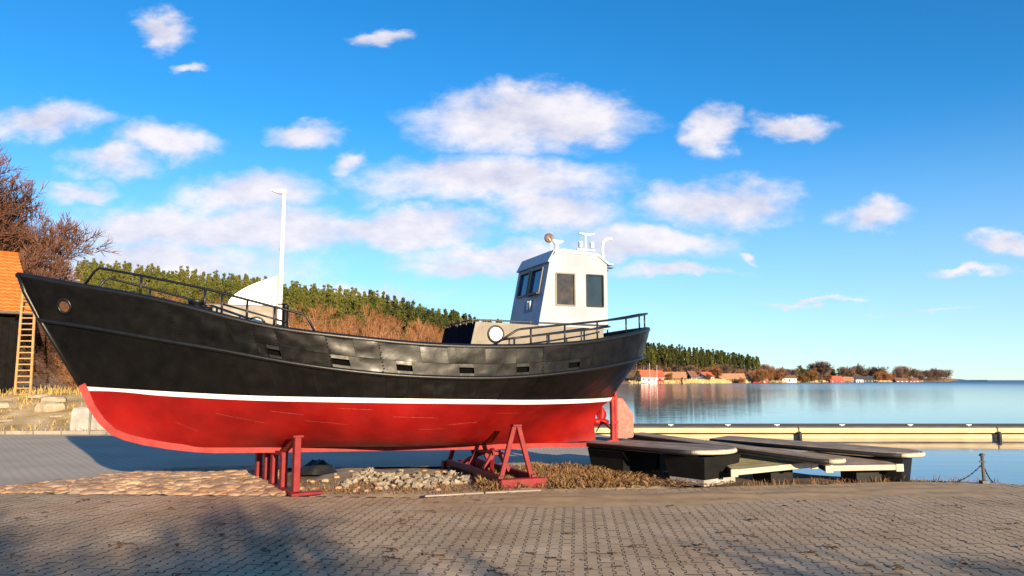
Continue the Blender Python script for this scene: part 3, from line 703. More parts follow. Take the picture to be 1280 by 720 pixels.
# wheelhouse
HW = .80
def wfront(z): return interp([(2.9, 4.70), (4.26, 4.965)], z)
m = MB(); t_ = .045
def panel_with_holes(m, quad_fn, us, vs, holes, thick):       # wall grid with window openings, thickness along inward normal
    for i in range(len(us) - 1):
        for j in range(len(vs) - 1):
            if (i, j) in holes: continue
            a, b_, c, d = quad_fn(us[i], vs[j]), quad_fn(us[i + 1], vs[j]), quad_fn(us[i + 1], vs[j + 1]), quad_fn(us[i], vs[j + 1])
            m.prism([a, b_, c, d], thick)
for sg in (-1, 1):
    f = lambda s_, z_: Vector((max(s_, wfront(z_) + .0) if s_ < 4.9 else s_, sg * HW, z_))
    # side: follows the raked front
    def sf(s_, z_): return Vector((lerp(wfront(z_), 6.27, s_), sg * HW, z_))
    zs = [2.92, 3.385, 4.03, 4.26]
    for j in range(3):
        cuts_ = [0, 1]
        if j == 1: rows_ = [(lambda z_: wfront(z_), lambda z_: 5.10), (lambda z_: 5.52, lambda z_: 5.79), (lambda z_: 6.17, lambda z_: 6.27)]
        else: rows_ = [(lambda z_: wfront(z_), lambda z_: 6.27)]
        for lo_, hi_ in rows_:
            za, zb = zs[j], zs[j + 1]
            m.prism([(lo_(za), sg * HW, za), (hi_(za), sg * HW, za), (hi_(zb), sg * HW, zb), (lo_(zb), sg * HW, zb)], (0, -sg * t_, 0))
    # shoulder up to the roof edge
    m.prism([(4.965, sg * HW, 4.26), (6.27, sg * HW, 4.26), (6.05, sg * HW, 4.43), (5.09, sg * HW, 4.46)], (0, -sg * t_, 0))
m.prism([(6.27, -HW + t_, 2.92), (6.27, HW - t_, 2.92), (6.27, HW - t_, 4.26), (6.27, -HW + t_, 4.26)], (-t_, 0, 0))
# raked front with two window openings
yb = [-HW + t_, -.56, -.02, .10, .60, HW - t_]; zb_ = [2.92, 3.66, 4.17, 4.26]
for j in range(3):
    for i in range(5):
        if j == 1 and i in (1, 3): continue
        za, zc = zb_[j], zb_[j + 1]
        m.prism([(wfront(za), yb[i], za), (wfront(za), yb[i + 1], za), (wfront(zc), yb[i + 1], zc), (wfront(zc), yb[i], zc)], (t_, 0, 0))
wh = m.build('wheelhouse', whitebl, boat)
m = MB(); m.prism([(5.07, -HW - .02, 4.462), (6.06, -HW - .02, 4.432), (6.30, -HW - .02, 4.265), (6.42, -HW - .02, 4.265), (6.42, -HW - .02, 4.29), (6.31, -HW - .02, 4.295), (6.07, -HW - .02, 4.47), (5.3, -HW - .02, 4.53), (5.05, -HW - .02, 4.49)], (0, 2 * HW + .04, 0))
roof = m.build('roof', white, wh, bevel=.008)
m = MB(); m.prism([(4.955, -HW - .03, 4.235), (5.055, -HW - .03, 4.47), (5.09, -HW - .03, 4.50), (5.05, -HW - .03, 4.50), (4.91, -HW - .03, 4.25)], (0, 2 * HW + .06, 0)); m.build('visor', whitebl, wh)
for sg in (-1, 1):
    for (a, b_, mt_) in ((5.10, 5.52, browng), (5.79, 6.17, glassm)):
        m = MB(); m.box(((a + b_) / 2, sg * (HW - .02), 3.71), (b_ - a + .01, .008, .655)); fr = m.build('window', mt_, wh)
        m = MB()
        for q0, q1 in (((a, 3.385), (b_, 3.385)), ((a, 4.03), (b_, 4.03)), ((a, 3.385), (a, 4.03)), ((b_, 3.385), (b_, 4.03))): m.bar((q0[0], sg * (HW + .004), q0[1]), (q1[0], sg * (HW + .004), q1[1]), .02, .026, up=(0, 1, 0) if False else (1, 0, 0) if q0[0] == q1[0] else (0, 0, 1))
        m.build('frame', rubber if a > 5.5 else grey, fr)
for (ya, yc) in ((-.56, -.02), (.10, .60)):
    x0, x1 = wfront(3.66), wfront(4.17)
    m = MB(); m.prism([(x0 + .015, ya, 3.66), (x0 + .015, yc, 3.66), (x1 + .015, yc, 4.17), (x1 + .015, ya, 4.17)], (.01, 0, 0)); fr = m.build('window', blueglass, wh)
    m = MB()
    for q0, q1 in (((x0, ya, 3.66), (x0, yc, 3.66)), ((x1, ya, 4.17), (x1, yc, 4.17)), ((x0, ya, 3.66), (x1, ya, 4.17)), ((x0, yc, 3.66), (x1, yc, 4.17))): m.bar(Vector(q0) - Vector((.015, 0, 0)), Vector(q1) - Vector((.015, 0, 0)), .035, .035)
    m.build('frame', grey, fr)
m = MB(); m.box((4.80, -.29, 3.635), (.09, .62, .03)); m.build('window_ledge', blackrail, wh)
m = MB(); m.prism([(wfront(3.30) - .012, -.30, 3.28), (wfront(3.30) - .012, .10, 3.28), (wfront(3.5) - .012, .10, 3.52), (wfront(3.5) - .012, -.30, 3.52)], (.01, 0, 0)); m.build('vent_panel', mat('blue_grey_panel', (.12, .15, .24), .5, .2, 3), wh)
m = MB()
for y_ in (-.12, -.24): m.box((wfront(3.4) - .02, y_, 3.42), (.03, .05, .17))
m.build('handle', white, wh)
m = MB(); m.bar((4.72, -HW - .012, 3.02), (6.27, -HW - .012, 3.0), .02, .03); m.build('base_moulding', blackrail, wh)
# things fixed on the wheelhouse roof
m = MB(); m.tube([(5.33, -.1, 4.48), (5.33, -.1, 4.80)], .018, 8); m.tube([(5.33, -.1, 4.80), (5.28, -.1, 4.88)], .015, 8)
sf_ = m.build('searchlight', white, wh, smooth=True)
m = MB(); m.lathe((5.30, -.04, 4.88), [(.001, -.06), (.06, -.05), (.095, 0), (.10, .06), (.085, .065), (.001, .05)], 16, (-.35, -.9, .1)); m.build('lamp_head', mat('brown_lamp', (.10, .05, .035), .4, .3, 20), sf_, smooth=True)
m = MB(); m.prism([(5.37, -.02, 4.875), (5.66, -.02, 4.855), (5.66, -.02, 4.845), (5.54, -.02, 4.78), (5.53, -.02, 4.50), (5.475, -.02, 4.50), (5.475, -.02, 4.78)], (0, .06, 0)); m.build('horn_bracket', white, wh)
m = MB(); m.tube([(6.2, 0, 4.45), (6.2, 0, 5.02)], .022, 10); m.prism([(6.02, -.05, 5.06), (6.40, -.05, 5.06), (6.40, -.05, 5.048), (6.235, -.05, 5.01), (6.165, -.05, 5.01), (6.02, -.05, 5.048)], (0, .06, 0)); m.box((6.2, 0, 4.70), (.44, .05, .03))
mst = m.build('mast', white, wh, smooth=False)
for x_ in (6.06, 6.34):
    m = MB(); m.box((x_, -.02, 4.81), (.075, .08, .13)); m.tube([(x_ - .03, -.08, 4.76), (x_ - .03, -.08, 4.84)], .018, 8); m.build('navigation_light', white, mst, bevel=.01)
m = MB(); m.prism([(6.05, -.12, 4.45), (6.37, -.12, 4.45), (6.32, -.12, 4.58), (6.09, -.12, 4.58)], (0, .24, 0)); m.build('mast_step', white, wh, bevel=.01)
m = MB(); m.tube([(6.56, -.1, 4.29), (6.56, -.1, 4.78), (6.58, -.1, 4.87), (6.63, -.1, 4.93), (6.70, -.1, 4.955), (6.80, -.1, 4.965)], .032, 10); m.tube([(6.56, -.1, 4.30), (6.30, -.1, 4.32)], .02, 6); m.build('vent_pipe', white, wh, smooth=True)
m = MB(); m.box((6.46, -.5, 4.25), (.2, .10, .02)); m.box((6.40, -.5, 4.19), (.12, .05, .03)); m.build('bracket', blackrail, wh)

# fore hatch house, white hood, windlass, mast stump
m = MB(); m.box((-.72, 0, 2.80), (1.05, 1.2, .78)); fh = m.build('fore_hatch', grey, boat, bevel=.02)
ring_disc(fh, (-.53, -.6, 2.82), (0, -1, 0), .155); ring_disc(fh, (-.53, .6, 2.82), (0, 1, 0), .155)
m = MB(); arc = [(-.20 - .80 * math.cos(a), 3.2 + .53 * (.55 * math.sin(a) + .45 * (1 - math.cos(a)))) for a in [R(90) * k / 12 for k in range(13)]]
poly = [(-1.0, 3.192)] + arc[1:] + [(-.20, 3.192)]
m.prism([(x, -.45, z) for x, z in poly], (0, .9, 0)); hood = m.build('companion_hood', mat('white_gelcoat', (.80, .80, .80), .35, .03, 2), fh, bevel=.006)
m = MB(); m.prism([(-.197, -.46, 3.19), (-.17, -.46, 3.19), (-.17, -.46, 3.75), (-.197, -.46, 3.735)], (0, .92, 0)); m.build('hood_edge', mat('varnished_edge', (.45, .28, .14), .5, .1, 5), hood)
m = MB(); m.lathe((-.02, -.25, 2.2), [(.055, 0), (.055, 1.0), (.06, 1.01), (.06, 1.04), (.001, 1.05)], 14); m.build('mast_stump', blackrail, boat, smooth=True)
m = MB(); m.tube([(-1.85, .1, 3.22), (-.2, .1, 3.28), (.0, -.25, 3.26)], .014, 6); m.build('lifeline', blackrail, boat)
m = MB(); m.lathe((-1.5, 0, 2.75), [(.16, 0), (.16, .30), (.10, .34), (.10, .46), (.15, .50), (.15, .54), (.001, .56)], 16); wl_ = m.build('windlass', blackrail, boat, smooth=True)
m = MB(); m.tube([(-1.75, -.15, 3.12), (-1.2, -.15, 3.12)], .05, 10); m.tube([(-1.78, .05, 3.20), (-1.95, .15, 3.14)], .02, 6); m.build('drum', blackrail, wl_, smooth=True)

# ------------------------------------------------------------------ boat stands
def boatpt(s, v, z): 
    c, s_ = math.cos(R(22)), math.sin(R(22)); return Vector((-4.15 + s * c - v * s_, 13.5 + s * s_ + v * c, z))
st = thing('boat_stand', 'red steel stand with upright posts under the bow', 'boat stand', (-4.23, 13.54, 0), R(34))
m = MB(); m.bar((0, -1.15, .035), (0, 1.3, .035), .16, .06); m.bar((-.12, -1.22, .03), (.42, -1.22, .03), .16, .05); m.build('base', redsteel, st, bevel=.008)
for (y_, h_, lean) in ((-1.13, .95, 0), (-.45, .66, 0), (.1, .60, 0), (.55, .62, 0), (1.1, .9, 0)):
    m = MB(); m.bar((0, y_, .06), (0, y_, h_), .13, .11, up=(1, 0, 0)); m.build('post', redsteel, st, bevel=.008)
m = MB(); m.bar((0, -.5, .63), (0, .6, .60), .12, .07)
m.bar((-.0, -1.13, .93), (0, -.45, .66), .09, .07); m.bar((0, 1.1, .88), (0, .55, .64), .09, .07); m.build('cross_beam', redsteel, st, bevel=.008)
for y_, z_ in ((-1.13, .965), (1.1, .915)):
    m = MB(); m.box((0, y_, z_), (.17, .15, .03)); m.build('pad', redsteel, st)
st = thing('boat_stand', 'red steel stand with crossed A-frame legs under the stern', 'boat stand', tuple(boatpt(3.93, 0, 0)), R(22))
for x_ in (-.32, .32):
    m = MB(); m.bar((x_, -1.63, .12), (x_, 1.5, .12), .10, .2); m.build('side_rail', mat('dark_red_beam', (.10, .008, .012), .6, .3, 5), st, bevel=.008)
for x_, y_ in ((.05, -1.72), (0, 1.6)):
    m = MB(); m.box((x_, y_, .09), (.86, .16, .17)); m.build('base', redsteel, st, bevel=.008)
for (y_, h_, w_) in ((-1.55, 1.08, .30), (-.55, .55, .28), (.35, .53, .26), (1.5, 1.08, .3)):
    for sg in (-1, 1):
        m = MB(); m.bar((sg * w_, y_, .15), (sg * .04, y_, h_), .085, .07, up=(0, 1, 0)); m.build('leg', redsteel, st, bevel=.006)
for (ya, yc) in ((-1.1, -.1), (.9, .05)):
    m = MB(); m.bar((-.3, ya, .16), (.1, yc, .54), .07, .07); m.build('brace', redsteel, st, bevel=.006)
m = MB(); m.bar((0, -.65, .515), (0, .5, .50), .2, .05); m.build('keel_pad', redsteel, st)
for y_ in (-1.55, 1.5):
    m = MB(); m.box((0, y_, 1.09), (.16, .14, .03)); m.build('pad', redsteel, st)

# ------------------------------------------------------------------ pontoon decks and ramps stored on land
def pontoon(name, label, p_near, p_far, width, z0, z1, boards, floats, endcol, thick=.10):
    a, b_ = Vector((*p_near, 0)), Vector((*p_far, 0)); d = (a - b_); L = d.length; d.normalize()
    rz = math.atan2(d.y, d.x); root = thing(name, label, 'pontoon', tuple(b_), rz, 'pontoon decks stored on land')
    hw = width / 2; zz_ = lambda x: lerp(z1, z0, x / L)
    # rounded end at +x
    nb_ = 6
    for k in range(nb_):
        y0_, y1_ = -hw + .05 + k * (width - .1) / nb_ + .013, -hw + .05 + (k + 1) * (width - .1) / nb_ - .013
        xe = lambda y: L - hw + math.sqrt(max(hw * hw - y * y, 0)) - .04
        ym = (y0_ + y1_) / 2
        P4 = [(0, y0_, zz_(0)), (xe(y0_), y0_, zz_(xe(y0_))), (xe(y1_), y1_, zz_(xe(y1_))), (0, y1_, zz_(0))]
        mb = MB(); mb.prism([(x, y, z - .04) for x, y, z in P4], (0, 0, .035)); mb.build('deck_board', boards, root)
    rim = [(0, -hw, zz_(0) - .05)] + [(L - hw + hw * math.cos(t_), hw * math.sin(t_), zz_(L) - .05) for t_ in [R(-90 + 15 * k) for k in range(13)]] + [(0, hw, zz_(0) - .05)]
    mb = MB(); mb.tube(rim[:4], .04, 8); mb.tube(rim[-4:], .04, 8); mb.build('side_fender', rubber, root, smooth=True)
    mb = MB(); mb.tube(rim[3:-3], .042, 8); mb.build('end_fender', endcol, root, smooth=True)
    mb = MB()
    for y_ in (-hw * .6, hw * .6): mb.bar((0.05, y_, zz_(0) - .085), (L - hw * .5, y_, zz_(L) - .085), .08, .09)
    mb.build('joist', deckwood, root)
    for (x, w_, h0, foot) in floats:
        zt = zz_(x) - .125; rows_ = []
        mb = MB(); s0, s1 = .80, 1.0
        for (f, z) in ((.86, h0 + (0.12 if foot else 0)), (1.0, zt - .02), (.97, zt)):
            rows_.append([(x - w_ * f / 2, -hw * .78 * f, z), (x + w_ * f / 2, -hw * .78 * f, z), (x + w_ * f / 2, hw * .78 * f, z), (x - w_ * f / 2, hw * .78 * f, z), (x - w_ * f / 2, -hw * .78 * f, z)])
        mb.grid(rows_); o = mb.build('float', floatm, root)
        if foot:
            mb = MB(); mb.box((x, 0, h0 + .06), (w_ * .84, hw * 1.34, .12)); mb.build('foot', concrete, o, bevel=.01)
    return root
pontoon('pontoon', 'rounded grey pontoon deck on black floats beside the rudder', (4.0, 13.95), (1.5, 17.0), 1.45, .63, .60, deckwood, [(3.35, .95, -.03, True), (1.35, 1.0, -.03, False)], paleedge)
pontoon('pontoon', 'narrow tilted pontoon deck resting between the two others', (6.0, 13.7), (2.75, 16.7), .62, .49, .74, deckwood, [(.5, .5, -.03, False)], paleedge)
pontoon('pontoon', 'rightmost rounded pontoon deck nearest the open water', (7.95, 14.6), (4.75, 17.15), 1.15, .52, .62, deckwood, [(3.35, .95, -.25, True)], paleedge)
def ramp(label, q, boards, moss):
    q = [Vector(p) for p in q]; c = (q[0] + q[1]) / 2; root = thing('gangway_panel', label, 'gangway', (c.x, c.y, 0)); C0 = Vector((c.x, c.y, 0)); q = [p - C0 for p in q]; nb_ = 9
    for k in range(nb_):
        f0, f1 = (k + .03) / nb_, (k + .97) / nb_; A, B, C_, D = q[0].lerp(q[3], f0), q[1].lerp(q[2], f0), q[1].lerp(q[2], f1), q[0].lerp(q[3], f1)
        mb = MB(); mb.prism([p - Vector((0, 0, .03)) for p in (A, B, C_, D)], (0, 0, .03)); mb.build('board', boards, root)
    ux = (q[1] - q[0]).normalized(); out = (q[0] - q[3]).normalized()
    mb = MB(); mb.bar(q[0] + out * .03 - Vector((0, 0, .045)), q[1] + out * .03 - Vector((0, 0, .045)), .05, .10); mb.build('edge_beam', paleedge, root, bevel=.006)
    for p in (q[0], q[1]):
        mb = MB(); mb.box(p + out * .055 - Vector((0, 0, .05)), (.15, .03, .14), math.atan2(ux.y, ux.x)); mb.build('bracket', paleedge, root, bevel=.006)
    mb = MB()
    for f in (.0, 1.): mb.bar(q[0].lerp(q[1], f) - Vector((0, 0, .08)), q[3].lerp(q[2], f) - Vector((0, 0, .08)), .06, .08)
    mb.build('joist', rubber, root)
    mid = (q[1] + q[2]) / 2 + (q[0] - q[1]).normalized() * .3
    mb = MB(); mb.box((mid.x, mid.y, (mid.z - .15) / 2 - .04), (.5, .6, max(.1, mid.z - .1)), math.atan2(ux.y, ux.x)); mb.build('float', floatm, root)
    cl = MB(); p = q[3].lerp(q[2], .3) + Vector((0, 0, .03)); cl.tube([p, p + Vector((0, 0, .05)), p + ux * .12 + Vector((0, 0, .05)), p + ux * .12], .012, 6); cl.build('cleat', steel, root)
ramp('mossy slatted gangway panel with pale front beam left of the other panel', [(4.05, 13.85, .27), (5.72, 14.35, .36), (5.15, 15.75, .47), (3.95, 15.4, .45)], mossdeck, True)
ramp('grey slatted gangway panel with pale front beam below the rightmost pontoon', [(5.95, 14.25, .30), (7.33, 14.36, .31), (7.0, 15.5, .45), (5.85, 15.4, .45)], deckwood, False)

# ------------------------------------------------------------------ dry vegetation, stones, tarp under and beside the boat
mb = MB()
def blade(m, x, y, z, h, lean, wd):
    a = rnd.uniform(0, 6.283); b_ = rnd.uniform(0, 6.283); d = Vector((math.cos(b_), math.sin(b_), 0)) * wd; tip = Vector((x + math.cos(a) * lean, y + math.sin(a) * lean, z + h)); p = Vector((x, y, z)); mid = p.lerp(tip, .55) + Vector((0, 0, h * .12))
    m.add([p - d, p + d, mid + d * .8, mid - d * .8, tip], [(0, 1, 2, 3), (3, 2, 4)])
n_ = 0
while n_ < 15000:
    x, y = rnd.uniform(-.6, 4.0), rnd.uniform(13.0, 16.3)
    if y < edge_y(x) + .16 or y > 15.9 - .4 * x + .8 or rnd.random() < sstep(1.6, 3.2, x) * .85: continue
    dens_ = .55 + .8 * nz(x * 1.4, y * 1.4, 9)
    if rnd.random() > dens_: continue
    h = rnd.uniform(.01, .13) * (1 - .6 * sstep(1.4, 2.8, x)) * (.4 + 1.1 * max(0, .5 + nz(x * 2.2, y * 2.2, 3))); n_ += 1
    blade(mb, x, y, -.02 + rnd.uniform(0, .06), h, rnd.uniform(.04, .16), rnd.uniform(.006, .022))
for _ in range(2600):
    x, y = rnd.uniform(-.6, 4.2), rnd.uniform(13.0, 16.2)
    if y < edge_y(x) + .14: continue
    a = rnd.uniform(0, 6.28); L = rnd.uniform(.02, .05); d = Vector((math.cos(a), math.sin(a), rnd.uniform(-.4, .4))) * L; e = Vector((-math.sin(a), math.cos(a), rnd.uniform(-.4, .4))) * L * .6; p = Vector((x, y, rnd.uniform(.0, .10) * (1 - .6 * sstep(1.4, 2.8, x))))
    mb.add([p - d, p - e, p + d, p + e], [(0, 1, 2), (0, 2, 3)])
for _ in range(1500):
    x, y = rnd.uniform(-4, -.6), rnd.uniform(12.8, 14.2)
    if y > edge_y(x) + .12: blade(mb, x, y, -.01, rnd.uniform(.02, .07), rnd.uniform(.02, .08), .008)
for _ in range(420):
    x = rnd.uniform(4.3, 9.2); y = edge_y(x) + rnd.uniform(.12, .55); blade(mb, x, y, -.07, rnd.uniform(.04, .16), rnd.uniform(.02, .1), rnd.uniform(.003, .008))
tag(mb.build('dry_grass', drygrass), 'tangled brown dead grass beside the stern stand', kind='stuff')
mb = MB()
for _ in range(5200):
    x, y = rnd.uniform(-30, -12), rnd.uniform(27.2, 37)
    if nz(x * .45, y * .6, 8) < -.05 and y < 33.5: continue
    h = rnd.uniform(.06, .3) * (1.4 if y > 33 else .8); blade(mb, x, y, bank_z(x, y) - .02, h, rnd.uniform(.02, .16), rnd.uniform(.012, .03))
tag(mb.build('bank_grass', mat('yellow_grass', (.30, .20, .05), .9, .3, .6, coord='World', col2=(.42, .30, .11))), 'yellowed grass tufts on the bank below the shed', kind='stuff')

# pile of pale granite setts
def sett_mesh(seed):
    q = random.Random(seed); m = MB(); j = lambda: q.uniform(-.018, .018)
    vs = [(sx_ * .06 + j(), sy_ * .055 + j(), sz_ * .05 + j()) for sz_ in (-1, 1) for sx_, sy_ in ((-1, -1), (1, -1), (1, 1), (-1, 1))]
    m.add(vs, [(0, 3, 2, 1), (4, 5, 6, 7), (0, 1, 5, 4), (1, 2, 6, 5), (2, 3, 7, 6), (3, 0, 4, 7)])
    me = m.mesh('granite_sett', granite); bm = bmesh.new(); bm.from_mesh(me); bmesh.ops.bevel(bm, geom=bm.edges[:], offset=.012, segments=1, affect='EDGES'); bm.to_mesh(me); bm.free(); return me
sm = [sett_mesh(i) for i in range(6)]
for k in range(170):
    f = rnd.random(); x = lerp(-3.15, -.75, f); y = 14.5 - .35 * f + rnd.gauss(0, .55) + .25 * math.sin(f * 9); z = .015 + max(0, rnd.gauss(.0, .015))
    if y < 13.35: y = 13.35 + rnd.random() * .3
    o = inst('granite_sett', sm[k % 6], None, (x, y, z), rnd.uniform(0, 6.28), rnd.uniform(.55, .95)); o.rotation_euler = (rnd.uniform(-.7, .7), rnd.uniform(-.7, .7), rnd.uniform(0, 6.28))
    tag(o, 'pale granite sett in the loose heap under the keel', 'stone', 'heap of granite setts under the keel')
# black tarpaulin heap
mb = MB(); rows = []
for j in range(15):
    row = []
    for i in range(29):
        x, y = -1 + 2 * i / 28, -1 + 2 * j / 14; r_ = math.hypot(x, y); h = max(0, 1 - r_ * r_)
        row.append((x * .42, y * .35, .24 * h ** .7 * (1 + .5 * nz(x * 2.2, y * 2, 5) + .2 * nz(x * 7, y * 7)) - .03))
    rows.append(row)
mb.grid(rows); tag(mb.build('tarpaulin', mat('black_tarp', (.010, .010, .012), .55, .3, 6, .4, 14), smooth=True, loc=(-4.05, 15.7, .02)), 'crumpled black tarpaulin heap behind the bow stand', 'tarpaulin')
for k, (x, y, L, rz) in enumerate(((-1.05, 15.4, 1.6, 1.9), (-.85, 15.5, 1.5, 2.05))):
    mb = MB(); mb.box((0, 0, .04), (L, .12, .08)); o = mb.build('timber_beam', darkwood, bevel=.01, loc=(x, y, .03)); o.rotation_euler = (0, 0, rz)
    tag(o, ('dark timber beam on the soil left of the stern stand', 'dark timber beam on the soil close against the stern stand')[k], 'beam', 'dark beams by the stern stand')
# debris stones in the rough soil
for k in range(36):
    x, y = rnd.uniform(-3.9, -1.0), rnd.uniform(12.95, 15.9); o = inst('rubble_stone', stm[k % 7], None, (x, y, .02), rnd.uniform(0, 6.28), rnd.uniform(.03, .075)); tag(o, 'small brown rubble stone lying in the soil under the keel', 'stone', 'rubble stones under the keel')

# concrete blocks and rocks on the bank
def block(x, y, z, sx_, sy_, sz_, rz, label):
    m = MB(); h = sz_ / 2
    m.add([(a * sx_ / 2 * f, b_ * sy_ / 2 * f, zz_) for zz_, f in ((0, 1.), (sz_ * .8, .97), (sz_, .82)) for a, b_ in ((-1, -1), (1, -1), (1, 1), (-1, 1))],
          [(0, 3, 2, 1), (8, 9, 10, 11)] + [(k * 4 + i, k * 4 + (i + 1) % 4, k * 4 + 4 + (i + 1) % 4, k * 4 + 4 + i) for k in (0, 1) for i in range(4)])
    o = m.build('concrete_block', concrete, bevel=.03, loc=(x, y, z)); o.rotation_euler = (0, 0, rz); tag(o, label, 'concrete block', 'concrete blocks at the kerb')
block(-15.87, 27.75, .03, .66, .6, .86, .08, 'left pale concrete block at the kerb below the bow')
block(-15.2, 27.9, .05, .6, .6, .82, -.06, 'right pale concrete block half hidden by the bow')
rockm = [stone_mesh(40 + i, 8).mesh('rock', mat('pale_rock', (.38, .30, .2), .9, .25, 2, .6, 8, dist=.05)) for i in range(4)]
for k, (x, y, s_) in enumerate(((-19.1, 31.0, .62), (-15.9, 28.05, .2), (-21.6, 31.5, .8), (-24, 32.6, .9), (-20, 32.6, .8), (-18.2, 30.0, .3), (-22.8, 29.6, 1.0), (-24.5, 29.2, .9), (-21.0, 33.2, .5), (-17.2, 30.4, .28), (-19.9, 29.4, .3), (-26, 31.0, .8))):
    zb = .88 if k == 1 else bank_z(x, y)
    o = inst('rock', rockm[k % 4], None, (x, y - (.3 if k == 1 else 0), zb + s_ * .12), k * 1.3, (s_, s_ * .8, s_ * (.9 if k == 0 else .45)))
    tag(o, ['angular pale boulder on the bank right of the ladder', 'small white stone lying on the left concrete block', 'flat pale rock in the bank left of the ladder foot', 'flat pale rock at the shed wall', 'flat pale rock right at the ladder foot', 'small rock below the angular boulder', 'broad flat pale slab low on the bank at the left edge', 'pale slab beyond the left edge of the bank', 'rock tucked behind the ladder foot', 'small rock above the concrete blocks', 'small rock low on the bank near the road', 'pale rock far left on the bank'][k], 'rock', 'rocks on the bank')

# ------------------------------------------------------------------ shed and ladder
E0 = Vector((-22.75, 35.0, 0)); ev = Vector((-.7071, -.7071, 0)); bv = Vector((-.7071, .7071, 0)); SZ = 5.05; RZ = 8.35; HD = 4.4; SL = 12.
shed = thing('shed', 'dark boarded shed with bright orange tiled roof at the left edge', 'shed')
def sp_(e, b_, z): return E0 + ev * e + bv * b_ + Vector((0, 0, z))
n_b = 44
for k in range(n_b):
    m = MB(); e0, e1 = .3 + k * .26, .3 + k * .26 + .25; d_ = .02 * (k % 2)
    m.prism([sp_(e0, .45 - d_, .9), sp_(e1, .45 - d_, .9), sp_(e1, .45 - d_, SZ - .05), sp_(e0, .45 - d_, SZ - .05)], bv * .08); m.build('board', darkwood, shed)
m = MB(); m.prism([sp_(.32, .56, .9), sp_(.32, 2 * HD - .4, .9), sp_(.32, 2 * HD - .4, SZ), sp_(.32, HD, RZ - .2), sp_(.32, .56, SZ)], ev * .1); m.prism([sp_(SL, .56, .9), sp_(SL, 2 * HD - .4, .9), sp_(SL, 2 * HD - .4, SZ), sp_(SL, HD, RZ - .2), sp_(SL, .56, SZ)], ev * -.1)
m.prism([sp_(.45, 2 * HD - .4, .9), sp_(SL - .15, 2 * HD - .4, .9), sp_(SL - .15, 2 * HD - .4, SZ), sp_(.45, 2 * HD - .4, SZ)], bv * -.1); m.build('wall', darkwood, shed)
m = MB(); rows = []
sl_ = Vector((0, 0, 0))
nt_, nr_ = 40, 17
for half in (0, 1):
    for r_ in range(nr_):                       # overlapping courses of wavy tiles
        rows = []
        for q in (0, 1):
            f = (r_ + q * 1.12) / nr_; f = min(f, 1.0); lift = .075 * (1 - q) + .02
            row = []
            for k in range(nt_ * 4 + 1):
                e = -.05 + (SL + .3) * k / (nt_ * 4); wv = .022 * math.sin(k / 4 * 6.283)
                b_ = HD * f if half == 0 else 2 * HD - HD * f
                row.append(sp_(e, b_, lerp(SZ, RZ, f) + lift + wv))
            rows.append(row)
        lipr = [[p - Vector((0, 0, .05)) for p in rows[0]], rows[0]]
        m.grid(rows, flip=half == 1); m.grid(lipr, flip=half == 1)
rf = m.build('roof', tilem, shed, smooth=False)
m = MB(); m.tube([sp_(-.05, HD, RZ + .05), sp_(SL + .25, HD, RZ + .05)], .13, 8); m.build('ridge', tilem, rf, smooth=True)
m = MB(); m.tube([sp_(-.05, -.08, SZ - .03), sp_(SL + .25, -.08, SZ - .03)], .07, 8); m.build('gutter', mat('grey_gutter', (.12, .11, .11), .5, .1, 3), rf)
m = MB()
for e in (.6, 2.0, 3.6, 5.2): m.bar(sp_(e, .45, SZ - .35), sp_(e, .02, SZ - .1), .06, .06)
m.build('eave_bracket', darkwood, shed)
lad = thing('ladder', 'tall pale wooden ladder leaning on the shed roof', 'ladder', (-22.0, 33.6, 0))
Lb, Lt = [Vector((-.36, 0, 1.18)), Vector((.34, 0, 1.18))], [Vector((-.98, .9, 6.02)), Vector((-.38, .9, 6.02))]
for a, b_ in zip(Lb, Lt): m = MB(); m.bar(a, b_, .055, .09, up=(1, 0, 0)); m.build('rail', timber, lad)
for k in range(18):
    f = (k + .3) / 18; m = MB(); m.tube([Lb[0].lerp(Lt[0], f) - Vector((.05, 0, 0)), Lb[1].lerp(Lt[1], f) + Vector((.05, 0, 0))], .032, 6); m.build('rung', timber, lad)

# ------------------------------------------------------------------ street lamp, quay post, pier
lamp = thing('street_lamp', 'tall white street lamp with flat head behind the boat', 'street lamp', (-8.83, 28, 0))
m = MB(); m.tube([(0, 0, -.05), (0, 0, 4), (0, 0, 9.1)], [.10, .09, .07], 12); m.build('pole', white, lamp, smooth=True)
m = MB(); m.prism([(.08, -.09, 9.22), (-.52, -.09, 9.24), (-.50, -.09, 9.17), (-.2, -.09, 9.06), (.08, -.09, 9.05)], (0, .18, 0)); m.build('lamp_head', white, lamp, bevel=.015)
m = MB()
for z_ in (5.2, 6.9, 8.6): m.box((-.085, 0, z_), (.04, .06, .10))
m.build('fitting', steel, lamp)

post = thing('mooring_post', 'thin steel post with guy chains at the quay edge', 'post', (8.72, 14.0, 0))
m = MB(); m.tube([(0, 0, -.1), (0, 0, .52)], .028, 8); m.lathe((0, 0, .50), [(.05, 0), (.05, .03), (.02, .05), (.001, .05)], 10); m.box((0, 0, .03), (.12, .12, .05)); m.tube([(-.06, 0, .40), (.06, 0, .40)], .014, 6); m.build('pole', mat('weathered_steel', (.10, .09, .085), .6, .3, 20, metal=.4), post)
for (x, y) in ((-.48, .1), (.24, .12)):
    m = MB(); n_ = 14
    for k in range(n_):
        f0, f1 = k / n_, (k + .8) / n_; zf = lambda f: lerp(.36, .01, f) - .05 * math.sin(math.pi * f); m.tube([(x * f0, y * f0, zf(f0)), (x * f1, y * f1, zf(f1))], .014 if k % 2 else .009, 5)
    m.build('chain', rubber, post)

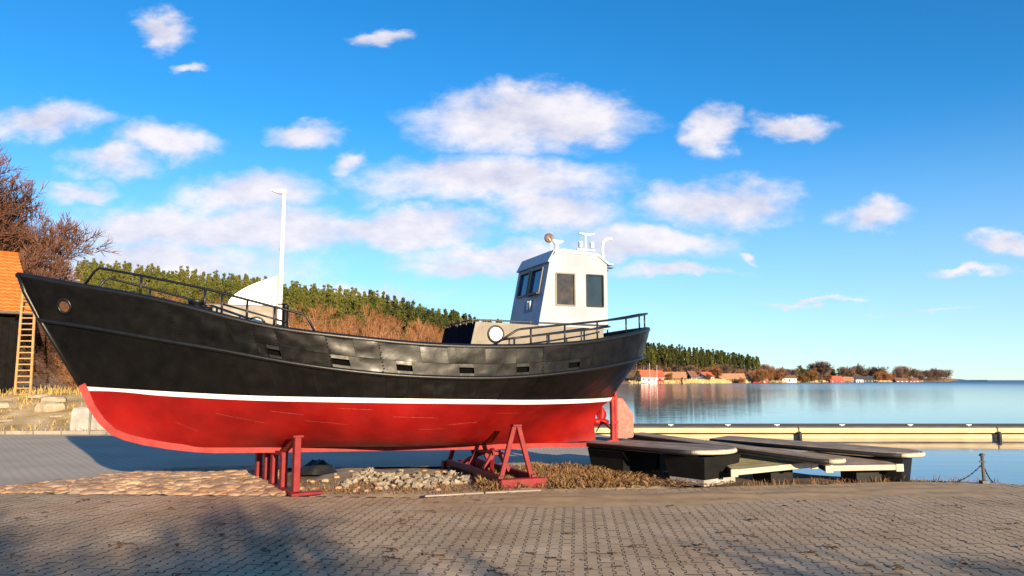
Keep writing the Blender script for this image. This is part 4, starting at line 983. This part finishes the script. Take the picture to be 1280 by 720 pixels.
pier = thing('pier', 'long low yellowish pier across the bay beyond the pontoons', 'pier', (0, 32.5, -.16))
x = -9.
segs = [-9, -1, 5.2, 12.4, 21.0, 29.5, 38, 47, 56]
for a, b_ in zip(segs, segs[1:]):
    m = MB(); m.box(((a + b_) / 2, 1.2, -.11), (b_ - a - .05, 2.4, .22)); sg = m.build('segment', pierm, pier, bevel=.02)
    m = MB(); m.box(((a + b_) / 2, 1.24, -.47), (b_ - a - .12, 2.28, .38)); m.build('float', pierm, sg, bevel=.02)
    m = MB(); m.box(((a + b_) / 2, 1.2, .03), (b_ - a - .04, 2.3, .05)); m.build('cap', pierdark, sg)
    m = MB(); m.lathe((b_, -.1, -.62), [(.001, .1), (.07, .1), (.09, .14), (.09, .40), (.06, .46), (.001, .48)], 12); m.build('fender', rubber, sg, smooth=True)
    for f in (.25, .6, .9):
        m = MB(); xx = lerp(a, b_, f); m.tube([(xx - .12, .6, .10), (xx + .12, .6, .10)], .018, 6); m.box((xx, .6, .07), (.08, .05, .05)); m.build('cleat', white, sg)

# ------------------------------------------------------------------ trees
def bare_tree(seed, height, levels=5, kids=4, spread=.75, trunk_r=.16, fork=2, twig=.012, bushy=False, sides=(6, 4, 3, 3, 3, 3)):
    q = random.Random(seed); T, Cn = MB(), MB()
    def rv(): return Vector((q.gauss(0, 1), q.gauss(0, 1), q.gauss(0, 1))).normalized()
    def grow(p, d, L, r_, lvl):
        n = 4 if lvl < 2 else 3; pts_ = [p]; rs = [r_]; dd = d.copy(); nodes = []
        for i in range(n):
            dd = (dd + rv() * (.16 if lvl else .08) + Vector((0, 0, .10 if lvl else .02))).normalized(); p = p + dd * L / n; pts_.append(p); rs.append(max(r_ * (1 - .75 * (i + 1) / n), twig * .5)); nodes.append((p.copy(), dd.copy(), rs[-1]))
        (T if lvl < 2 else Cn).tube(pts_, rs, sides[min(lvl, 5)], caps=False)
        if lvl >= levels: return
        for k in range(kids + (2 if lvl == 0 else 0)):
            nn = nodes[q.choice(range(1 if lvl == 0 and not bushy else 0, n))]; o = nn[1].orthogonal().normalized(); a = q.uniform(0, 6.283); o = o * math.cos(a) + nn[1].cross(o) * math.sin(a)
            ang_ = q.uniform(.45, 1.0) * spread; cd = (nn[1] * math.cos(ang_) + o * math.sin(ang_)).normalized()
            grow(nn[0], cd, L * q.uniform(.5, .72), max(nn[2] * .75, twig), lvl + 1)
        grow(p, dd, L * .55, max(rs[-1], twig), lvl + 1)
    for k in range(fork):
        d = Vector((q.gauss(0, .10 if not bushy else .45), q.gauss(0, .10 if not bushy else .45), 1)).normalized()
        grow(Vector((q.gauss(0, .15), q.gauss(0, .15), -.2)), d, height * .5 * q.uniform(.85, 1.05), trunk_r, 0)
    mz = max(v[2] for v in Cn.v) if Cn.v else height; s = height / mz
    for M_ in (T, Cn): M_.v = [(a * s, b_ * s, c * s) for a, b_, c in M_.v]
    return T, Cn
def plant(name, label, cat, proto, loc, rz, sc, group=None, mats=(bark, twigs)):
    root = thing(name, label, cat, loc, rz, group); root.scale = (sc, sc, sc) if not isinstance(sc, tuple) else sc
    inst('trunk', proto[0], root); inst('crown', proto[1], root); return root
def proto(*a, tm=bark, cm=twigs, **k):
    T, Cn = bare_tree(*a, **k); return T.mesh('trunk', tm, True), Cn.mesh('crown', cm)
big = [proto(11, 14, levels=5, kids=6, spread=.95, trunk_r=.2, fork=3, twig=.024), proto(23, 14, levels=5, kids=5, spread=.85, trunk_r=.18, fork=3, twig=.024)]
bush = [proto(5, 5, levels=4, kids=5, spread=.95, trunk_r=.05, fork=9, twig=.010, bushy=True), proto(6, 5, levels=4, kids=5, spread=.95, trunk_r=.05, fork=9, twig=.010, bushy=True, cm=twig2)]
gname = 'bare trees behind the shed'
plant('bare_tree', 'tall bare reddish tree rising right behind the shed roof', 'tree', big[0], (-34.4, 47, 1.0), .4, 1.16, gname)
plant('bare_tree', 'bare tree at the left edge behind the shed ridge', 'tree', big[1], (-39.5, 49, 1.0), 2.0, 1.25, gname)
plant('bare_tree', 'shorter bare tree between the shed and the bow rail', 'tree', big[1], (-33.2, 45, 1.0), 4.1, .62, gname)
gname = 'bare bushes by the shed'
for k, (x, y, z, s_, pr_, lb) in enumerate(((-25.2, 43, 1.2, 1.1, 0, 'dense bare bush right of the tall tree'), (-22.6, 44, 1.1, 1.0, 0, 'low bare bush above the bow'), (-21.0, 39.5, 1.2, .95, 1, 'tawny brush beside the shed corner'), (-19.6, 37.5, 1.2, .85, 0, 'bare thicket seen just under the bow flare'), (-20.4, 36.2, 1.2, .55, 1, 'small tawny brush at the foot of the shed wall'), (-30.5, 42, 1.2, 1.5, 0, 'big bare bush directly behind the shed'), (-19, 43, 1.0, .95, 1, 'tawny bush left of the bow rail'), (-35, 43, 1.2, 1.6, 1, 'bush at the far left behind the shed'))):
    plant('bare_bush', lb, 'bush', bush[pr_], (x, y, z - .2), k * 1.1, s_, gname)
# trees standing behind the camera, they throw the broken shade over the paving
shade = [proto(31, 6, levels=5, kids=4, spread=.9, trunk_r=.10, fork=4, twig=.011, bushy=True), proto(32, 6, levels=5, kids=4, spread=.9, trunk_r=.10, fork=4, twig=.011, bushy=True)]
for k in range(16):
    row_ = k // 8; f = k % 8 - 3.7; p = Vector((10.5, -11.5, 0)) + Vector((.875, .485, 0)) * f * 3.3 + Vector((.485, -.875, 0)) * row_ * 3.5 + Vector((rnd.uniform(-.9, .9), rnd.uniform(-.9, .9), 0))
    h = [6.7, 7.0, 6.8, 5.5, 4.9, 4.5, 4.2, 3.9, 7.0, 7.0, 6.7, 5.5, 4.9, 4.4, 4.1, 3.9][k] / 6 * 1.08
    plant('shade_tree', 'bare shrub tree standing behind the viewer', 'tree', shade[k % 2], (p.x, p.y, 0), k * 1.7, h, 'shrub trees behind the viewer')

# far trees: light single meshes
def pine_mesh(seed, needles, big_=1.):
    q = random.Random(seed); m = MB(); H_ = 12.; m.tube([(0, 0, -1), (q.gauss(0, .15), q.gauss(0, .15), 6), (0, 0, 11)], [.22, .16, .05], 5, mi=1, caps=False)
    for c in range(24):
        f = q.random() ** .9; z = lerp(4.6, 12.2, f); r_ = 2.0 * (1 - f) ** .65 * min(1, .45 + f * 2); a = q.uniform(0, 6.283); rr = r_ * math.sqrt(q.random()) * .9
        cc_ = Vector((rr * math.cos(a), rr * math.sin(a), z)); cr_ = q.uniform(.45, .85)
        for _ in range(18):
            d = Vector((q.gauss(0, 1), q.gauss(0, 1), q.gauss(0, .7))).normalized(); p = cc_ + d * cr_ * q.uniform(.55, 1.05); t1 = d.orthogonal().normalized(); a2 = q.uniform(0, 6.28); t2 = d.cross(t1); x_ = (t1 * math.cos(a2) + t2 * math.sin(a2)) * .20; y_ = d.cross(x_).normalized() * .24
            y_ = y_ + d * q.uniform(-.2, .25); m.add([p - x_ - y_, p + x_ - y_ * .6, p + y_ * 1.2], [(0, 1, 2)])
            m.add([p - x_ * .8 + y_, p + x_ * 1.1 + y_ * .6, p - y_ * 1.1 + d * .15], [(0, 2, 1)])
    return m, needles
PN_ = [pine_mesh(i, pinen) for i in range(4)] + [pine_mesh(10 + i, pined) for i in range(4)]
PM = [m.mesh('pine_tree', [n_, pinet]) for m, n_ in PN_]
def small_bare(seed, tm, cm, h=11, wide=.8, kids=5, tw=.05, tr=.17):
    T, Cn = bare_tree(seed, h, levels=3, kids=kids, spread=wide, trunk_r=tr, fork=2, twig=tw, sides=(5, 3, 3, 3, 3, 3))
    m = MB(); m.add(T.v, T.f, 0); m.add(Cn.v, Cn.f, 1); return m.mesh('birch_tree', [tm, cm])
BM = [small_bare(50 + i, birchm, twig2, kids=4, tr=.27) for i in range(4)]
OM = [small_bare(60 + i, bark, twigg, 11, 1.1, 7, .10) for i in range(3)] + [small_bare(70 + i, bark, twig2, 10, 1.1, 7, .10) for i in range(2)]
pin = []
rows_ = 15
for rI in range(rows_):
    for k in range(78):
        px = 95 + k * 7.2 + rnd.uniform(-4, 4) + (rI % 2) * 5; fr_ = rI / (rows_ - 1); r_ = lerp(interp(RA, px) + 62, interp(RB, px) + 14, fr_) + rnd.uniform(-5, 5)
        if px > 655: continue
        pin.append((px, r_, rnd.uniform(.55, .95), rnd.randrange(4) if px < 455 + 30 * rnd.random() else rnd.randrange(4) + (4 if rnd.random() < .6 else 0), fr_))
for rI in range(14):
    for k in range(60):
        px = 600 + k * 5.9 + rnd.uniform(-3, 3); fr_ = rI / 13; r_ = lerp(interp(RA, px) + 45, interp(RB, px) + 14, fr_) + rnd.uniform(-7, 7)
        if px > 948 or px < 792: continue
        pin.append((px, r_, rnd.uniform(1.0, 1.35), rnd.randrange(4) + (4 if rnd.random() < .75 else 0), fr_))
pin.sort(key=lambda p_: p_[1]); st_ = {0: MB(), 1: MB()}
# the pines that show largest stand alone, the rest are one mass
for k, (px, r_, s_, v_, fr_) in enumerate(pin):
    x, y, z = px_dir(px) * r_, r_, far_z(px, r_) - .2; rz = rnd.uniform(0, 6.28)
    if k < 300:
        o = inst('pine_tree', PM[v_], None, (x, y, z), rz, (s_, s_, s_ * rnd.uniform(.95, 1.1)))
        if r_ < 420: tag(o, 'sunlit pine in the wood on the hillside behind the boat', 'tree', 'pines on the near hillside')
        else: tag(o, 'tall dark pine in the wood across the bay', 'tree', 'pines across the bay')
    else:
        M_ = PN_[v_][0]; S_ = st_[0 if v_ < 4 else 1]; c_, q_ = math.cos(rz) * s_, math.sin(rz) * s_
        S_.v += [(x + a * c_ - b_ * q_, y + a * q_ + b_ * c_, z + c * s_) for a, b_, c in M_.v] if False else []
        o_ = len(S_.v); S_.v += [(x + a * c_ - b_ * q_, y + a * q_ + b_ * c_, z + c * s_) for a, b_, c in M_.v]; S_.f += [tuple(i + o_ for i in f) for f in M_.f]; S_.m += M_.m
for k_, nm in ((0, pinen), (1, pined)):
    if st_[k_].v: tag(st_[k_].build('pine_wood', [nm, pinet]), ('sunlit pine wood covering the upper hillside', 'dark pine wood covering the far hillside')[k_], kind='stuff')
nb_ = 0
for rI in range(5):
    for k in range(50):
        px = 100 + k * 11 + rnd.uniform(-5, 5); r_ = lerp(interp(RA, px) - 12, interp(RA, px) + 62, rI / 4) + rnd.uniform(-6, 6)
        if px > 645: continue
        x, y, z = px_dir(px) * r_, r_, far_z(px, r_) - .2
        if px > 500 and rnd.random() < .3:
            o = inst('pine_tree', PM[rnd.randrange(8)], None, (x, y, z), rnd.uniform(0, 6.28), rnd.uniform(.5, .8)); tag(o, 'small young pine among the bare trees below the wood', 'tree', 'young pines below the wood'); continue
        o = inst('birch_tree', BM[rnd.randrange(4)], None, (x, y, z), rnd.uniform(0, 6.28), rnd.uniform(.8, 1.15)); tag(o, 'bare birch with pale trunk below the pine wood', 'tree', 'bare birches below the pine wood')

# ------------------------------------------------------------------ houses, trees and reeds along the far shore
hm = {n_: mat('house_' + n_, c_, .8, .08, .5) for n_, c_ in dict(red=(.38, .05, .03), white=(.72, .70, .66), yellow=(.50, .34, .16), dark=(.03, .03, .035), brown=(.22, .10, .05), redroof=(.42, .10, .05), tanroof=(.36, .19, .10), brownroof=(.16, .085, .06), darkroof=(.05, .045, .05)).items()}
def house(px, r_, w_, d_, h_, rh, rz, wall, roof_, label, zoff=0.):
    w_, d_, h_, rh = w_ * .8, d_ * .85, h_ * .85, rh * .85; x, y = px_dir(px) * r_, r_; z = far_z(px, r_) + zoff; root = thing('house', label, 'house', (x, y, z), rz, 'houses on the far shore')
    m = MB(); a, b_ = w_ / 2, d_ / 2
    m.add([(-a, -b_, -2), (a, -b_, -2), (a, b_, -2), (-a, b_, -2), (-a, -b_, h_), (a, -b_, h_), (a, b_, h_), (-a, b_, h_), (-a, 0, h_ + rh), (a, 0, h_ + rh)], [(0, 1, 5, 4), (2, 3, 7, 6), (1, 2, 6, 9, 5), (3, 0, 4, 8, 7)]); m.build('wall', hm[wall], root)
    m = MB(); e = .5; k_ = rh / b_
    for sg in (-1, 1): m.prism([(-a - e, sg * (b_ + e), h_ - e * k_ + .05), (a + e, sg * (b_ + e), h_ - e * k_ + .05), (a + e, 0, h_ + rh + .05), (-a - e, 0, h_ + rh + .05)], (0, 0, .25))
    rf_ = m.build('roof', hm[roof_], root); m = MB(); m.box((a * .3, .3, h_ + rh + .4), (.8, .8, 1.4)); m.build('chimney', hm['brown'], rf_)
    for k in range(3):
        m = MB(); m.box((lerp(-a, a, (k + .5) / 3), -b_ - .03, h_ * .5), (1.3, .12, 1.4)); wn = m.build('window', hm['white' if wall != 'white' else 'dark'], root)
        m = MB(); m.box((lerp(-a, a, (k + .5) / 3), -b_ - .11, h_ * .5), (.9, .05, 1.0)); m.build('pane', glassm, wn)
    for sg in (-1, 1):
        m = MB(); m.box((sg * (a + .03), 0, h_ + rh * .3), (.12, 1.4, 1.6)); m.build('window', hm['white' if wall != 'white' else 'dark'], root)
    m = MB(); m.box((0, -b_ - .04, 1.1), (1.2, .1, 2.2)); m.build('door', hm['dark'], root)
house(806, 545, 17, 9, 4.2, 5.5, .45, 'white', 'redroof', 'red roofed house with white walls at the left end of the far shore')
house(821, 556, 8, 12, 5, 4.2, .1, 'red', 'redroof', 'red gabled house with white trim beside the red roofed house')
house(841, 575, 22, 10, 3.2, 4.8, -.1, 'brown', 'tanroof', 'tan roofed long house right of the red gabled house')
house(862, 590, 9, 9, 4.5, 4.6, .5, 'dark', 'brownroof', 'dark gabled house near the reeds')
house(880, 600, 16, 9, 4, 4.2, .7, 'white', 'redroof', 'white gabled house with a red roof behind the reeds')
house(912, 615, 26, 9, 3.4, 4.5, .0, 'brown', 'tanroof', 'long brown house with a wide rust roof')
house(942, 650, 24, 9, 3.6, 4.2, .1, 'red', 'tanroof', 'red brown house half hidden by bare trees')
house(982, 720, 18, 9, 4.0, 3.0, .1, 'white', 'brownroof', 'low white house beside the dark pine clump')
house(1040, 800, 20, 10, 4.4, 4.6, .2, 'red', 'redroof', 'red house right of the dark pine clump')
house(1055, 815, 16, 9, 3.6, 4.2, -.2, 'brown', 'tanroof', 'rust coloured house beside the red house')
house(1068, 830, 11, 12, 5, 5.2, .1, 'white', 'darkroof', 'white gabled house standing among bare trees')
house(1080, 840, 15, 9, 5, 3.8, .1, 'dark', 'darkroof', 'dark house next to the white gabled house')
house(1122, 930, 20, 9, 3.4, 3.6, .0, 'brown', 'brownroof', 'small brown house far out on the point')
house(1137, 950, 16, 9, 3.4, 3.6, .0, 'red', 'brownroof', 'small red house far out on the point')
for px, h_, lb in ((811, 15, 'left white flagpole before the red roofed house'), (820, 13.5, 'right white flagpole before the red gabled house')):
    r_ = 528; m = MB(); m.tube([(0, 0, -1), (0, 0, h_)], [.14, .09], 6); m.lathe((0, 0, h_), [(.16, 0), (.2, .15), (.001, .3)], 6); tag(m.build('flagpole', white, loc=(px_dir(px) * r_, r_, far_z(px, r_))), lb, 'flagpole', 'flagpoles on the far shore')
sh_t = [(893, 607, 1.5, 4), (900, 625, 1.2, 0), (951, 640, 1.6, 3), (957, 660, 1.7, 4), (965, 668, 1.75, 3), (972, 680, 1.4, 0), (945, 640, 1.2, 3), (1012, 745, 1.7, 3), (1023, 760, 2.2, 0), (1015, 770, 2.1, 1), (1030, 775, 1.4, 4), (1052, 850, 1.6, 0), (1062, 850, 1.5, 3), (1070, 870, 2.0, 1), (1094, 845, 1.5, 4), (1100, 860, 1.7, 4), (1106, 870, 1.5, 3), (1092, 880, 1.9, 0), (1118, 960, 1.7, 1), (1128, 975, 1.9, 0), (1138, 985, 1.8, 2), (1146, 995, 1.6, 1), (1153, 1010, 1.7, 0), (1161, 1030, 1.9, 2), (1168, 1040, 2.0, 1), (1174, 1050, 1.8, 0), (1112, 930, 1.2, 4), (885, 590, .8, 4), (870, 600, 1.0, 3), (835, 570, .8, 4), (925, 605, .7, 3), (1000, 740, 1.1, 4), (985, 730, 1.2, 0), (996, 760, 1.5, 3), (1132, 945, 1.0, 3), (1148, 970, 1.1, 2)]
for k in range(34):
    px = 836 + k * 10 + rnd.uniform(-4, 4); sh_t.append((px, interp(R0, px) + rnd.uniform(13, 20), rnd.uniform(.28, .5), rnd.choice((3, 4, 3, 0))))
for k in range(60):
    px = 800 + k * 6.3 + rnd.uniform(-3, 3); sh_t.append((px, interp(R0, px) + rnd.uniform(26, 75), rnd.uniform(.5, 1.0) if px < 940 else rnd.uniform(.8, 1.45), rnd.choice((0, 3, 4, 1, 2) if px > 1040 else (3, 4, 3, 4, 0))))
for px, r_, s_, v_ in sh_t:
    o = inst('bare_tree', OM[v_], None, (px_dir(px) * r_, r_, far_z(px, r_) - .5), px * 1.7, (s_ * 1.15, s_ * 1.15, s_)); tag(o, 'bare brown tree among the houses on the far shore', 'tree', 'bare trees on the far shore')
for px, r_, s_ in ((995, 735, 1.35), (1003, 740, 1.5), (1009, 742, 1.45), (998, 750, 1.6), (1016, 748, 1.2), (1045, 880, 1.3), (1050, 885, 1.2), (1038, 880, 1.3), (1085, 900, 1.3), (1033, 880, 1.2), (851, 560, .55), (797, 535, .9), (1124, 1000, 1.2), (1160, 1060, 1.3), (1040, 890, 1.3), (1078, 905, 1.2)):
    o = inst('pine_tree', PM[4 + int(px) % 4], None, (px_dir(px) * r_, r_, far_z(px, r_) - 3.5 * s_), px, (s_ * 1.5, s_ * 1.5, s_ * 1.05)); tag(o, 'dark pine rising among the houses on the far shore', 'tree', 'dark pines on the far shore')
mb = MB()
for _ in range(9000):
    px = rnd.uniform(785, 1150); r_ = interp(R0, px) + rnd.uniform(1.5, 16); dn = .45 + .9 * nz(px * .03, 2.2) + (.5 if 845 < px < 935 else 0)
    if rnd.random() > dn: continue
    x = px_dir(px) * r_; h = rnd.uniform(.6, 1.9) * (1.4 if 850 < px < 935 else .8); z = far_z(px, r_) - .2; wd = .35; a = rnd.uniform(-.4, .4)
    mb.add([(x - wd, r_, z), (x + wd, r_ + .2, z), (x + a, r_, z + h)], [(0, 1, 2)])
tag(mb.build('reeds', reedm), 'yellow reeds along the far waterline', kind='stuff')
